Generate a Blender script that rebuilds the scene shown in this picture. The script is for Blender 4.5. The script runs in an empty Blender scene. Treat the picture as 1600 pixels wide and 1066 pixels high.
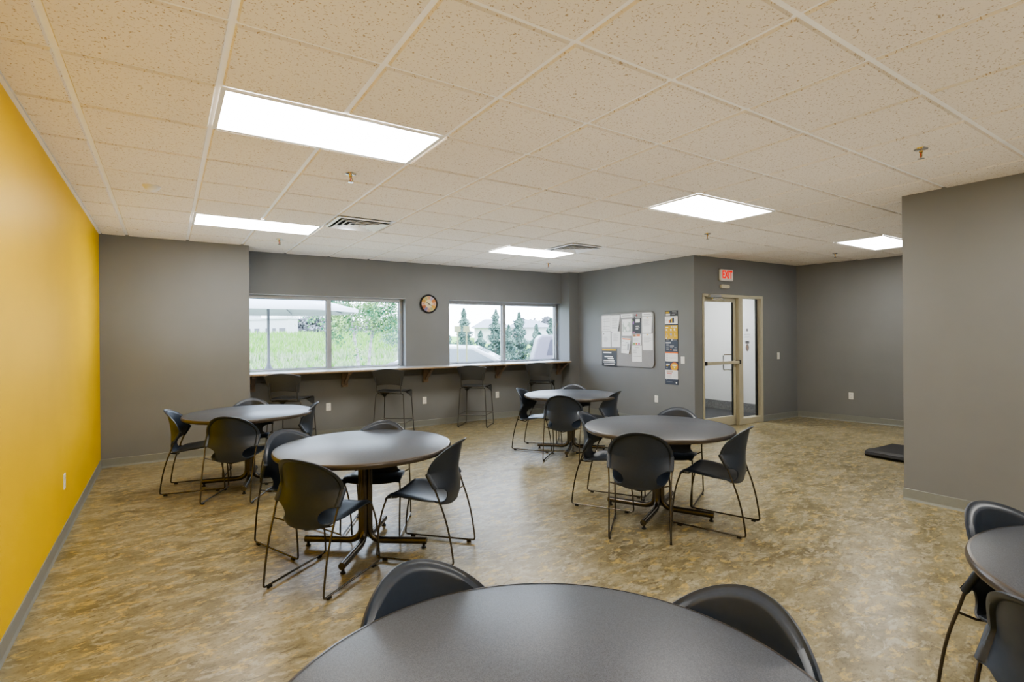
import bpy, math, random
from mathutils import Vector, Matrix
R = math.radians
SC = bpy.context.scene
COL = SC.collection
rnd = random.Random(7)

# ------------------------------------------------------------------ materials
def newmat(name):
    m = bpy.data.materials.new(name); m.use_nodes = True
    nt = m.node_tree
    return m, nt, nt.nodes['Principled BSDF']

def N(nt, t, **kw):
    n = nt.nodes.new(t)
    for k, v in kw.items():
        if k in n.inputs: n.inputs[k].default_value = v
        else: setattr(n, k, v)
    return n

def plain(name, col, rough=.5, metal=0., spec=.5, var=.04, scale=30., bump=0., bscale=200., coat=0.):
    """principled with a little procedural colour variation and optional bump"""
    m, nt, b = newmat(name); L = nt.links.new
    b.inputs['Roughness'].default_value = rough
    b.inputs['Metallic'].default_value = metal
    b.inputs['Specular IOR Level'].default_value = spec
    b.inputs['Coat Weight'].default_value = coat
    tc = N(nt, 'ShaderNodeTexCoord')
    nz = N(nt, 'ShaderNodeTexNoise', Scale=scale, Detail=4.)
    L(tc.outputs['Object'], nz.inputs['Vector'])
    cr = N(nt, 'ShaderNodeValToRGB')
    cr.color_ramp.elements[0].position = .3; cr.color_ramp.elements[1].position = .7
    cr.color_ramp.elements[0].color = tuple(c*(1-var) for c in col) + (1,)
    cr.color_ramp.elements[1].color = tuple(min(1, c*(1+var)) for c in col) + (1,)
    L(nz.outputs['Fac'], cr.inputs['Fac']); L(cr.outputs['Color'], b.inputs['Base Color'])
    if bump:
        n2 = N(nt, 'ShaderNodeTexNoise', Scale=bscale, Detail=2.)
        L(tc.outputs['Object'], n2.inputs['Vector'])
        bp = N(nt, 'ShaderNodeBump', Strength=bump, Distance=.002)
        L(n2.outputs['Fac'], bp.inputs['Height']); L(bp.outputs['Normal'], b.inputs['Normal'])
    return m

def emissive(name, col, strength, base=(.8, .8, .8)):
    m, nt, b = newmat(name)
    b.inputs['Base Color'].default_value = base + (1,)
    b.inputs['Emission Color'].default_value = col + (1,)
    b.inputs['Emission Strength'].default_value = strength
    return m

def glass_mat(name, tint=(1, 1, 1), gloss=.8):
    m = bpy.data.materials.new(name); m.use_nodes = True
    nt = m.node_tree; nt.nodes.clear(); L = nt.links.new
    o = N(nt, 'ShaderNodeOutputMaterial'); mx = N(nt, 'ShaderNodeMixShader')
    tr = N(nt, 'ShaderNodeBsdfTransparent'); gl = N(nt, 'ShaderNodeBsdfGlossy')
    tr.inputs['Color'].default_value = tint + (1,); gl.inputs['Roughness'].default_value = .01
    fr = N(nt, 'ShaderNodeFresnel', IOR=1.45)
    ge = N(nt, 'ShaderNodeNewGeometry'); ma = N(nt, 'ShaderNodeMath', operation='MULTIPLY_ADD'); ma.inputs[1].default_value = 1/1.45-1.45; ma.inputs[2].default_value = 1.45
    L(ge.outputs['Backfacing'], ma.inputs[0]); L(ma.outputs[0], fr.inputs['IOR'])
    ml = N(nt, 'ShaderNodeMath', operation='MULTIPLY'); ml.inputs[1].default_value = gloss
    L(fr.outputs[0], ml.inputs[0]); L(ml.outputs[0], mx.inputs[0])
    L(tr.outputs[0], mx.inputs[1]); L(gl.outputs[0], mx.inputs[2]); L(mx.outputs[0], o.inputs[0])
    return m

def speckle(name, c0, c1, scale, rough, lo=.4, hi=.6, spec=.5):
    m, nt, b = newmat(name); L = nt.links.new
    b.inputs['Roughness'].default_value = rough; b.inputs['Specular IOR Level'].default_value = spec
    tc = N(nt, 'ShaderNodeTexCoord'); nz = N(nt, 'ShaderNodeTexNoise', Scale=scale, Detail=2.)
    L(tc.outputs['Object'], nz.inputs['Vector'])
    cr = N(nt, 'ShaderNodeValToRGB'); e = cr.color_ramp.elements
    e[0].position = lo; e[1].position = hi; e[0].color = c0 + (1,); e[1].color = c1 + (1,)
    L(nz.outputs['Fac'], cr.inputs['Fac']); L(cr.outputs['Color'], b.inputs['Base Color'])
    return m

def floor_mat():
    m, nt, b = newmat('marbled vinyl'); L = nt.links.new
    tc = N(nt, 'ShaderNodeTexCoord')
    def noise(scale, rot, stretch, loc, detail=8., rough=.7, dist=.5):
        mp = N(nt, 'ShaderNodeMapping'); mp.inputs['Rotation'].default_value = (0, 0, R(rot)); mp.inputs['Scale'].default_value = (1., stretch, 1.); mp.inputs['Location'].default_value = loc
        L(tc.outputs['Object'], mp.inputs['Vector'])
        n = N(nt, 'ShaderNodeTexNoise', Scale=scale, Detail=detail, Roughness=rough, Distortion=dist)
        L(mp.outputs[0], n.inputs['Vector']); return n.outputs['Fac']
    def ramp(fac, stops):
        cr = N(nt, 'ShaderNodeValToRGB'); e = cr.color_ramp.elements
        e[0].position, e[0].color = stops[0][0], stops[0][1]+(1,); e[1].position, e[1].color = stops[-1][0], stops[-1][1]+(1,)
        for p, c in stops[1:-1]: q = e.new(p); q.color = c+(1,)
        L(fac, cr.inputs['Fac']); return cr.outputs['Color']
    def mix(a, col, fac, k):
        mu = N(nt, 'ShaderNodeMath', operation='MULTIPLY'); mu.inputs[1].default_value = k; L(fac, mu.inputs[0])
        mx = N(nt, 'ShaderNodeMix', data_type='RGBA'); L(mu.outputs[0], mx.inputs[0]); L(a, mx.inputs[6]); mx.inputs[7].default_value = col+(1,)
        return mx.outputs[2]
    K, W = (0., 0., 0.), (1., 1., 1.)
    c = ramp(noise(3.2, -30, 1.6, (0, 0, 0), 10., .72), [(.33, (.125, .104, .052)), (.44, (.195, .165, .090)), (.53, (.26, .226, .138)), (.64, (.325, .29, .195))])
    c = mix(c, (.40, .365, .27), ramp(noise(8., -18, 1.9, (5.2, 1.3, 0), 9., .66), [(.535, K), (.575, W)]), .62)
    c = mix(c, (.52, .375, .125), ramp(noise(9.5, -36, 1.8, (2.7, 8.1, 0), 9., .68), [(.555, K), (.59, W)]), .66)
    c = mix(c, (.075, .058, .026), ramp(noise(11., -26, 2.2, (9.4, 3.7, 0), 9., .72), [(.37, W), (.43, K)]), .72)
    c = mix(c, (.10, .080, .038), ramp(noise(34., -26, 1.7, (1.4, 6.7, 0), 5., .7), [(.38, W), (.48, K)]), .55)
    L(c, b.inputs['Base Color'])
    b.inputs['Roughness'].default_value = .33; b.inputs['Specular IOR Level'].default_value = .5
    bp = N(nt, 'ShaderNodeBump', Strength=.05, Distance=.004); L(noise(24., -30, 1.6, (0, 0, 0)), bp.inputs['Height']); L(bp.outputs[0], b.inputs['Normal'])
    return m

def tile_mat():
    m, nt, b = newmat('fissured ceiling tile'); L = nt.links.new
    tc = N(nt, 'ShaderNodeTexCoord')
    wr = N(nt, 'ShaderNodeTexNoise', Scale=30., Detail=1.)
    L(tc.outputs['Object'], wr.inputs['Vector'])
    va = N(nt, 'ShaderNodeVectorMath', operation='MULTIPLY_ADD'); va.inputs[1].default_value = (.03, .03, .03)
    L(wr.outputs['Color'], va.inputs[0]); L(tc.outputs['Object'], va.inputs[2])
    n1 = N(nt, 'ShaderNodeTexNoise', Scale=95., Detail=2., Roughness=.5)
    L(va.outputs[0], n1.inputs['Vector'])
    cr = N(nt, 'ShaderNodeValToRGB'); e = cr.color_ramp.elements
    e[0].position = .34; e[1].position = .39; e[0].color = (.47, .37, .26, 1); e[1].color = (.80, .745, .67, 1)
    L(n1.outputs['Fac'], cr.inputs['Fac']); L(cr.outputs['Color'], b.inputs['Base Color'])
    bp = N(nt, 'ShaderNodeBump', Strength=.25, Distance=.004); L(n1.outputs['Fac'], bp.inputs['Height']); L(bp.outputs[0], b.inputs['Normal'])
    b.inputs['Roughness'].default_value = .85; b.inputs['Specular IOR Level'].default_value = .2
    return m

def foliage(name, c0, c1, scale=4.):
    m = speckle(name, c0, c1, scale, .8, .35, .65, .1)
    return m

M = {}
M['yellow'] = plain('yellow wall paint', (.84, .53, .0), .42, var=.03, scale=2., bump=.12, bscale=220., spec=.3)
M['grey'] = plain('grey wall paint', (.214, .219, .227), .5, var=.03, scale=2., bump=.12, bscale=220., spec=.4)
M['base'] = plain('grey vinyl base', (.24, .25, .235), .38, var=.03)
M['floor'] = floor_mat()
M['tile'] = tile_mat()
M['tee'] = plain('ceiling grid paint', (.88, .87, .86), .4, var=.02)
M['white'] = plain('white plastic', (.82, .81, .78), .35, var=.02)
M['almond'] = plain('almond plastic', (.62, .58, .45), .4, var=.03)
M['whitemetal'] = plain('white enamel', (.85, .85, .85), .22, var=.02)
M['dark'] = plain('dark gap', (.012, .011, .01), .7, var=.1)
M['lamp'] = emissive('lit diffuser', (1., .975, .92), 19.)
M['chair'] = plain('charcoal moulded plastic', (.029, .040, .063), .38, var=.06, scale=60., bump=.1, bscale=900., spec=.55)
M['stoolplastic'] = plain('grey moulded stool plastic', (.050, .053, .056), .42, var=.05, scale=60., bump=.2, bscale=900.)
M['bronze'] = plain('bronze steel tube', (.125, .112, .098), .26, metal=.8, var=.08)
M['stooltube'] = plain('pewter steel tube', (.085, .085, .085), .34, metal=.35, var=.05)
M['lam'] = speckle('grey speckled laminate', (.052, .058, .072), (.100, .110, .134), 420., .37, .35, .65, .34)
M['rim'] = plain('brown vinyl rim', (.072, .060, .052), .28, var=.06)
M['counter'] = speckle('light grey laminate', (.42, .42, .43), (.5, .5, .51), 300., .22)
M['bracketwood'] = plain('brown laminate', (.25, .19, .155), .45, var=.12, scale=25.)
M['counteredge'] = plain('tan counter edge', (.36, .28, .20), .4, var=.06)
M['alu'] = plain('brushed aluminium', (.52, .53, .55), .32, metal=.75, var=.03)
M['doorframe'] = plain('champagne painted steel', (.50, .47, .36), .42, var=.03)
M['chrome'] = plain('chrome', (.75, .74, .72), .12, metal=1., var=.02)
M['brass'] = plain('brass', (.55, .38, .16), .25, metal=1., var=.05)
M['red'] = plain('red bulb', (.6, .03, .02), .3)
M['black'] = plain('black rubber', (.014, .014, .015), .55, var=.1)
M['glass'] = glass_mat('window pane', (.99, 1., 1.))
M['doorglass'] = glass_mat('door pane', (.96, .98, .98))
M['exitred'] = emissive('lit red letter', (1., .012, .0), .85, (.5, .02, .01))
M['paper'] = plain('white paper', (.86, .86, .87), .7, var=.015)
M['ink'] = plain('grey print', (.42, .42, .44), .8)
M['inkdark'] = plain('dark print', (.10, .10, .11), .7)
M['felt'] = speckle('grey felt', (.30, .30, .31), (.38, .38, .39), 250., .9)
M['navy'] = plain('navy print', (.055, .07, .105), .5, var=.03)
M['slate'] = plain('slate print', (.05, .052, .06), .5, var=.03)
M['gold'] = plain('yellow print', (.68, .42, .01), .5, var=.03)
M['orange'] = plain('orange print', (.78, .20, .04), .5, var=.03)
M['sage'] = plain('pale green print', (.50, .56, .54), .6)
M['purple'] = plain('purple print', (.30, .14, .42), .6)
M['pink'] = plain('pink print', (.60, .20, .42), .6)
M['greenp'] = plain('green print', (.20, .34, .12), .6)
M['brownp'] = plain('brown print', (.34, .17, .08), .6)
M['cream'] = plain('cream clock face', (.72, .64, .42), .5)
for k, c in dict(cl_peach=(.66, .38, .22), cl_lil=(.42, .38, .50), cl_org=(.62, .24, .07), cl_pink=(.66, .42, .30), cl_gold=(.70, .40, .07), cl_olive=(.46, .44, .20), cl_rust=(.50, .17, .07), cl_violet=(.26, .22, .38)).items():
    M[k] = plain(k[3:] + ' clock sector', c, .5)
M['vestwall'] = plain('white vestibule paint', (.82, .82, .82), .6, var=.02)
M['vesttile'] = speckle('grey base tile', (.15, .15, .155), (.24, .24, .245), 60., .4)
M['carpet'] = speckle('dark entrance carpet', (.028, .03, .034), (.07, .07, .078), 160., .95)
# outdoors
M['lawn'] = foliage('mown lawn', (.21, .27, .18), (.30, .35, .26), 6.)
M['meadow'] = foliage('meadow grass', (.11, .26, .05), (.27, .43, .13), 2.5)
M['meadow2'] = foliage('pale meadow grass', (.22, .31, .16), (.36, .43, .28), 2.5)
M['asphalt'] = speckle('pale asphalt', (.26, .26, .27), (.32, .32, .33), 20., .9)
M['leaf'] = foliage('birch leaf', (.06, .19, .12), (.30, .42, .16), 1.6)
M['leaf2'] = foliage('grey green leaf', (.17, .27, .21), (.28, .36, .28), 1.6)
M['arbor'] = foliage('arborvitae needles', (.08, .125, .105), (.22, .31, .25), 2.2)
M['farleaf'] = foliage('hazy far leaves', (.18, .18, .19), (.23, .235, .24), 1.)  # grey of the distance haze is put into the leaf colour
M['bark'] = speckle('birch bark', (.24, .22, .21), (.42, .40, .39), 9., .8)
M['canvas'] = plain('pale grey canvas', (.50, .50, .51), .8)
M['pole'] = plain('grey pole', (.13, .125, .14), .5)
M['facade'] = plain('white facade', (.46, .46, .46), .8)
M['dock'] = plain('grey dock door', (.13, .125, .135), .8)
M['roof'] = plain('pale grey shingles', (.27, .265, .275), .9)
M['carwhite'] = plain('white car paint', (.55, .55, .56), .25, coat=.4)
M['carglass'] = plain('car window', (.30, .33, .35), .1)
M['suv'] = plain('grey lilac car paint', (.20, .185, .215), .35)
M['suvglass'] = plain('dark car window', (.10, .095, .115), .15)
M['tyre'] = plain('tyre', (.30, .29, .30), .8)
M['signy'] = plain('pale yellow sign', (.60, .60, .34), .5)
M['patio'] = plain('pale grey patio plastic', (.33, .32, .345), .5)

# ------------------------------------------------------------------ mesh builder
class MB:
    def __init__(s): s.v = []; s.f = []; s.mi = []; s.sm = []; s.cur = 0; s.smooth = True
    def add(s, verts, faces, smooth=None):
        o = len(s.v); s.v += [tuple(p) for p in verts]
        for f in faces:
            s.f.append([i+o for i in f]); s.mi.append(s.cur); s.sm.append(s.smooth if smooth is None else smooth)
        return s
    def box(s, a, b, mat=None):
        x0, y0, z0 = (min(a[i], b[i]) for i in range(3)); x1, y1, z1 = (max(a[i], b[i]) for i in range(3))
        v = [(x0,y0,z0),(x1,y0,z0),(x1,y1,z0),(x0,y1,z0),(x0,y0,z1),(x1,y0,z1),(x1,y1,z1),(x0,y1,z1)]
        if mat: v = [mat @ Vector(p) for p in v]
        return s.add(v, [(0,3,2,1),(4,5,6,7),(0,1,5,4),(1,2,6,5),(2,3,7,6),(3,0,4,7)], False)
    def tube(s, pts, r, n=10, cap=True, fillet=0., fs=5):
        P = [Vector(p) for p in pts]
        if fillet:
            Q = [P[0]]
            for i in range(1, len(P)-1):
                a, b, c = P[i-1], P[i], P[i+1]
                d = min(fillet[i] if isinstance(fillet, (list, tuple)) else fillet, (a-b).length*.48, (c-b).length*.48)
                p, q = b+(a-b).normalized()*d, b+(c-b).normalized()*d
                for k in range(fs+1):
                    t = k/fs; Q.append(p*(1-t)**2 + b*2*t*(1-t) + q*t*t)
            P = Q+[P[-1]]
        rr = r if isinstance(r, (list, tuple)) else [r]*len(P)
        V = []; up = None
        for i, p in enumerate(P):
            t = (P[min(i+1, len(P)-1)] - P[max(i-1, 0)]).normalized()
            if up is None:
                up = Vector((0, 0, 1)) if abs(t.z) < .9 else Vector((1, 0, 0))
            u = up - t*up.dot(t); u.normalize(); w = t.cross(u); up = u
            for k in range(n):
                a = 2*math.pi*k/n; V.append(p + (u*math.cos(a) + w*math.sin(a))*rr[i])
        F = []
        for i in range(len(P)-1):
            for k in range(n):
                F.append((i*n+k, i*n+(k+1) % n, (i+1)*n+(k+1) % n, (i+1)*n+k))
        if cap: F += [tuple(range(n-1, -1, -1)), tuple((len(P)-1)*n+k for k in range(n))]
        return s.add(V, F)
    def lathe(s, prof, c=(0, 0, 0), n=32, axis='z'):
        V = []
        for r, h in prof:
            for k in range(n):
                a = 2*math.pi*k/n; x, y = r*math.cos(a), r*math.sin(a)
                p = (x, y, h) if axis == 'z' else ((x, h, y) if axis == 'y' else (h, x, y))
                V.append((p[0]+c[0], p[1]+c[1], p[2]+c[2]))
        F = []
        for i in range(len(prof)-1):
            for k in range(n): F.append((i*n+k, i*n+(k+1) % n, (i+1)*n+(k+1) % n, (i+1)*n+k))
        F += [tuple(range(n-1, -1, -1)), tuple((len(prof)-1)*n+k for k in range(n))]
        return s.add(V, F)
    def grid(s, rows, thick=0., closed=False):
        """rows: list of equal-length lists of points; optional thickness along the averaged normal"""
        h, w = len(rows), len(rows[0]); P = [[Vector(p) for p in r] for r in rows]
        def nrm(i, j):
            a = P[min(i+1, h-1)][j]-P[max(i-1, 0)][j]; b = P[i][min(j+1, w-1)]-P[i][max(j-1, 0)]
            n = a.cross(b); return n.normalized() if n.length > 1e-9 else Vector((0, 0, 0))
        V = [P[i][j] for i in range(h) for j in range(w)]
        F = [(i*w+j, i*w+j+1, (i+1)*w+j+1, (i+1)*w+j) for i in range(h-1) for j in range(w-1)]
        if thick:
            o = h*w
            V += [P[i][j]+nrm(i, j)*thick for i in range(h) for j in range(w)]
            F += [(o+(i+1)*w+j, o+(i+1)*w+j+1, o+i*w+j+1, o+i*w+j) for i in range(h-1) for j in range(w-1)]
            B = [(0, j) for j in range(w)]+[(i, w-1) for i in range(1, h)]+[(h-1, j) for j in range(w-2, -1, -1)]+[(i, 0) for i in range(h-2, 0, -1)]
            for k in range(len(B)):
                a, b = B[k], B[(k+1) % len(B)]
                ia, ib = a[0]*w+a[1], b[0]*w+b[1]
                F.append((ib, ia, o+ia, o+ib))
        return s.add(V, F)
    def prism(s, poly, a, b, axis='z'):
        """poly: 2D points, extruded between a and b along axis"""
        n = len(poly)
        def P(p, h): return (p[0], p[1], h) if axis == 'z' else ((p[0], h, p[1]) if axis == 'y' else (h, p[0], p[1]))
        V = [P(p, a) for p in poly]+[P(p, b) for p in poly]
        F = [tuple(range(n-1, -1, -1)), tuple(range(n, 2*n))]+[(i, (i+1) % n, n+(i+1) % n, n+i) for i in range(n)]
        return s.add(V, F, False)
    def build(s, name, mats, parent=None, bevel=0., sharp=35., segs=2, weld=0.):
        me = bpy.data.meshes.new(name); me.from_pydata(s.v, [], s.f)
        for m in (mats if isinstance(mats, (list, tuple)) else [mats]): me.materials.append(m)
        me.polygons.foreach_set('material_index', s.mi); me.polygons.foreach_set('use_smooth', s.sm)
        me.update()
        import bmesh
        bm = bmesh.new(); bm.from_mesh(me)
        if weld: bmesh.ops.remove_doubles(bm, verts=bm.verts, dist=weld); bmesh.ops.dissolve_degenerate(bm, edges=bm.edges, dist=1e-6)
        bmesh.ops.recalc_face_normals(bm, faces=bm.faces); bm.to_mesh(me); bm.free()
        if sharp and any(s.sm): me.set_sharp_from_angle(angle=R(sharp))
        o = bpy.data.objects.new(name, me); COL.objects.link(o)
        if parent: o.parent = parent
        if bevel:
            md = o.modifiers.new('bevel', 'BEVEL'); md.width = bevel; md.segments = segs; md.limit_method = 'ANGLE'; md.angle_limit = R(40)
        return o

def tag(o, label=None, cat=None, group=None, kind=None):
    if label: o['label'] = label
    if cat: o['category'] = cat
    if group: o['group'] = group
    if kind: o['kind'] = kind
    return o
def thing(name, label, cat, loc=(0, 0, 0), rz=0., group=None):
    o = bpy.data.objects.new(name, None); COL.objects.link(o)
    o.empty_display_size = .1; o.location = loc; o.rotation_euler = (0, 0, rz)
    return tag(o, label, cat, group)
def copy_tree(o, parent=None):
    c = o.copy(); COL.objects.link(c)
    if parent: c.parent = parent
    for ch in list(o.children):
        copy_tree(ch, c)
    return c
class Repeat:
    """first call hands out the prototype itself, later calls copies of it"""
    def __init__(s, proto): s.p = proto; s.used = False
    def put(s, loc, rz, label, group=None):
        o = copy_tree(s.p) if s.used else s.p
        s.used = True
        o.location = loc; o.rotation_euler = (0, 0, rz); o['label'] = label
        if group: o['group'] = group
        return o

H = 2.72          # ceiling
T = .6096         # ceiling module

# ------------------------------------------------------------------ walls
class Wall:
    def __init__(s, p0, p1):
        s.p0 = Vector((p0[0], p0[1], 0)); d = Vector((p1[0]-p0[0], p1[1]-p0[1], 0)); s.L = d.length
        s.a = math.atan2(d.y, d.x); s.x = d.normalized(); s.y = Vector((-s.x.y, s.x.x, 0))
    def at(s, u, n=0., z=0.):            # u along, n towards the room, z up
        return s.p0 + s.x*u - s.y*n + Vector((0, 0, z))
    def u_of(s, x, y): return (Vector((x, y, 0))-s.p0).dot(s.x)
    def place(s, o, u, z, n=0.):
        o.location = s.at(u, n, z); o.rotation_euler = (0, 0, s.a); return o

def wall(name, p0, p1, mat, thick=.12, holes=(), ext=(0, 0), h=H+.05):
    w = Wall(p0, p1); b = MB()
    xs = -ext[0]; end = w.L+ext[1]
    for (u0, u1, z0, z1) in sorted(holes):
        b.box((xs, 0, 0), (u0, thick, h))
        if z0 > 0: b.box((u0, 0, 0), (u1, thick, z0))
        b.box((u0, 0, z1), (u1, thick, h))
        xs = u1
    if xs < end: b.box((xs, 0, 0), (end, thick, h))
    o = b.build(name, mat); o.location = w.p0; o.rotation_euler = (0, 0, w.a)
    tag(o, kind='structure'); return w

def baseboard(name, w, spans):
    b = MB()
    for u0, u1 in spans:
        prof = [(0, .0), (-.013, .0), (-.0095, .009), (-.006, .02), (-.0055, .098), (-.003, .102), (0, .102)]
        V = [(u, y, z) for u in (u0, u1) for y, z in prof]; n = len(prof)
        F = [(i, (i+1) % n, n+(i+1) % n, n+i) for i in range(n)]+[tuple(range(n-1, -1, -1)), tuple(range(n, 2*n))]
        b.add(V, F, False)
    o = b.build(name, M['base']); o.location = w.p0; o.rotation_euler = (0, 0, w.a); tag(o, kind='structure')

XL = -.265; YB = 4.785; YR = -7.6
W_left = wall('wall_left', (XL, YR), (XL, YB), M['yellow'], ext=(0, .12))
W_back = wall('wall_back', (XL, YB), (1.30, YB), M['grey'], thick=.72)
WIN0, WIN1 = (1.30, 5.265), (6.87, 5.155)
_w = Wall(WIN0, WIN1)
ZS, ZH = 1.0, 2.125
h1 = (0., _w.u_of(3.655, 5.22), ZS, ZH); h2 = (_w.u_of(4.445, 5.2), _w.L, ZS, ZH)
W_win = wall('wall_window', WIN0, WIN1, M['grey'], thick=.24, holes=[h1, h2], ext=(0, .2))
W_rec = wall('wall_recess', (6.87, 5.155), (6.885, 4.93), M['grey'], thick=.232)
W_pier = wall('wall_pier', (6.885, 4.93), (7.12, 4.92), M['grey'], thick=.225)
W_side = wall('wall_side', (7.12, 4.92), (7.18, 2.285), M['grey'], thick=.12, ext=(.0, 0))
DP0, DP1 = (7.18, 2.285), (9.885, 2.15)
_d = Wall(DP0, DP1)
du0, du1 = .185, 1.70        # door frame opening along the wall
W_door = wall('wall_door', DP0, DP1, M['grey'], thick=.14, holes=[(du0, du1, 0, 2.134)])
W_far = wall('wall_far_right', (9.885, 2.15), (10.42, -.913), M['grey'], ext=(.15, .1))
W_alc = wall('wall_alcove', (10.42, -.913), (6.215, -.913), M['grey'], thick=.12)
W_right = wall('wall_right', (5.91, -.913), (5.91, YR), M['grey'], thick=.3)
W_rear = wall('wall_rear', (5.91, YR), (XL, YR), M['grey'], ext=(.1, .1))

baseboard('baseboard_left', W_left, [(0, W_left.L)])
baseboard('baseboard_back', W_back, [(0, W_back.L)])
baseboard('baseboard_window', W_win, [(0, W_win.L)])
baseboard('baseboard_recess', W_rec, [(0, W_rec.L)])
baseboard('baseboard_pier', W_pier, [(0, W_pier.L)])
baseboard('baseboard_side', W_side, [(0, W_side.L)])
baseboard('baseboard_door', W_door, [(0, du0), (du1, W_door.L)])
baseboard('baseboard_far_right', W_far, [(0, W_far.L)])
baseboard('baseboard_alcove', W_alc, [(0, W_alc.L)])
baseboard('baseboard_right', W_right, [(-.006, W_right.L)])
baseboard('baseboard_rear', W_rear, [(0, W_rear.L)])

tag(MB().box((XL-.15, YR-.15, -.1), (10.7, 5.45, 0)).build('floor', M['floor']), kind='structure')

# ------------------------------------------------------------------ ceiling: recessed grid and tegular tiles
LIGHTS = [(1, 0), (1, 5), (7, 0), (7, 5), (13, 0), (1, -5), (7, -5), (1, -10), (7, -10)]
VENTS = [(3, 4), (8, 4)]
taken = set(VENTS)
for i, j in LIGHTS: taken |= {(i, j), (i+1, j)}
b = MB(); g = .013; ch = .007; dp = .012
b.cur = 1; b.box((XL-.15, YR-.15, H+dp), (10.7, 5.5, H+dp+.12)); b.cur = 0
for i in range(-1, 18):
    for j in range(-13, 9):
        if (i, j) in taken: continue
        x0, x1, y0, y1 = i*T+g, (i+1)*T-g, j*T+g, (j+1)*T-g
        x0 = max(x0, XL+.024); y0 = max(y0, YR+.02)
        if x0 >= x1: continue
        if j == 8: y1 = 5.3
        V = [(x0, y0, H+dp), (x1, y0, H+dp), (x1, y1, H+dp), (x0, y1, H+dp),
             (x0+ch, y0+ch, H), (x1-ch, y0+ch, H), (x1-ch, y1-ch, H), (x0+ch, y1-ch, H)]
        b.add(V, [(0, 1, 5, 4), (1, 2, 6, 5), (2, 3, 7, 6), (3, 0, 4, 7), (4, 5, 6, 7)], False)
ceil_o = b.build('ceiling', [M['tile'], M['tee']]); tag(ceil_o, kind='structure')
# wall angle at the yellow wall
tag(MB().box((XL, YR, H-.002), (XL+.022, YB, H+dp)).build('trim_1', M['tee']), kind='structure')

def make_light():
    t = thing('ceiling_light', '', 'ceiling light')
    w, l, e = 2*T-.016, T-.016, .022
    fr = MB()
    for a, c in (((0, 0), (w, e)), ((0, l-e), (w, l)), ((0, e), (e, l-e)), ((w-e, e), (w, l-e))):
        fr.box((a[0]-w/2, a[1]-l/2, -.002), (c[0]-w/2, c[1]-l/2, .007))
    fr.build('frame', M['whitemetal'], t)
    MB().box((-w/2+e, -l/2+e, .003), (w/2-e, l/2-e, .007)).build('diffuser', M['lamp'], t)
    for xx in (-.22, .2): MB().box((xx, -l/2+.006, -.004), (xx+.015, -l/2+.016, -.002)).build('latch', M['whitemetal'], t)
    return t
RL = Repeat(make_light())
lab = {(1, 0): 'largest glowing rectangular ceiling light panel, nearest in view, left of centre',
       (1, 5): 'glowing ceiling light panel far left, just before the back wall by the white vent',
       (7, 0): 'glowing ceiling light panel right of centre, in front of the exit door',
       (7, 5): 'narrow looking glowing ceiling light panel near the window wall above the bar stools',
       (13, 0): 'glowing ceiling light panel over the alcove, cut off by the right wall'}
for i, j in LIGHTS:
    RL.put(((i+1)*T, (j+.5)*T, H), 0, lab.get((i, j), 'ceiling light panel behind the camera over the near end of the room'), 'recessed ceiling light panels')

def make_vent():
    t = thing('ceiling_vent', '', 'air vent')
    a = T-.03
    fr = MB(); o, i_ = a/2, a/2-.028
    for q in range(4):
        m = Matrix.Rotation(q*math.pi/2, 4, 'Z')
        fr.add([m @ Vector(p) for p in ((-o, -o, -.004), (o, -o, -.004), (i_, -i_, -.012), (-i_, -i_, -.012), (-i_, -i_, .007), (i_, -i_, .007))], [(0, 1, 2, 3), (3, 2, 5, 4)], False)
    fr.build('frame', M['whitemetal'], t)
    for k in range(4):
        r0 = .245-k*.058; r1 = r0-.051
        lv = MB()
        for q in range(4):
            m = Matrix.Rotation(q*math.pi/2, 4, 'Z')
            V = [m @ Vector(p) for p in ((-r0, -r0, -.022), (r0, -r0, -.022), (r1, -r1, .006), (-r1, -r1, .006),
                                         (-r0, -r0+.004, -.024), (r0, -r0+.004, -.024), (r1, -r1+.004, .004), (-r1, -r1+.004, .004))]
            lv.add(V, [(0, 1, 2, 3), (7, 6, 5, 4), (0, 4, 5, 1), (3, 2, 6, 7)], False)
        lv.build('louver', M['whitemetal'], t)
    MB().box((-.26, -.26, .006), (.26, .26, .0075)).build('duct_opening', M['dark'], t)
    kb = MB().lathe([(.004, -.03), (.006, -.026), (.004, -.012), (.003, .004)], n=10); kb.build('adjuster', M['whitemetal'], t)
    return t
RV = Repeat(make_vent())
RV.put((3.5*T, 4.5*T, H), 0, 'square white louvered ceiling vent beside the far left ceiling light', 'louvered ceiling vents')
RV.put((8.5*T, 4.5*T, H), 0, 'square louvered ceiling vent beyond the panel near the window wall, farther to the right', 'louvered ceiling vents')

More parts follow.
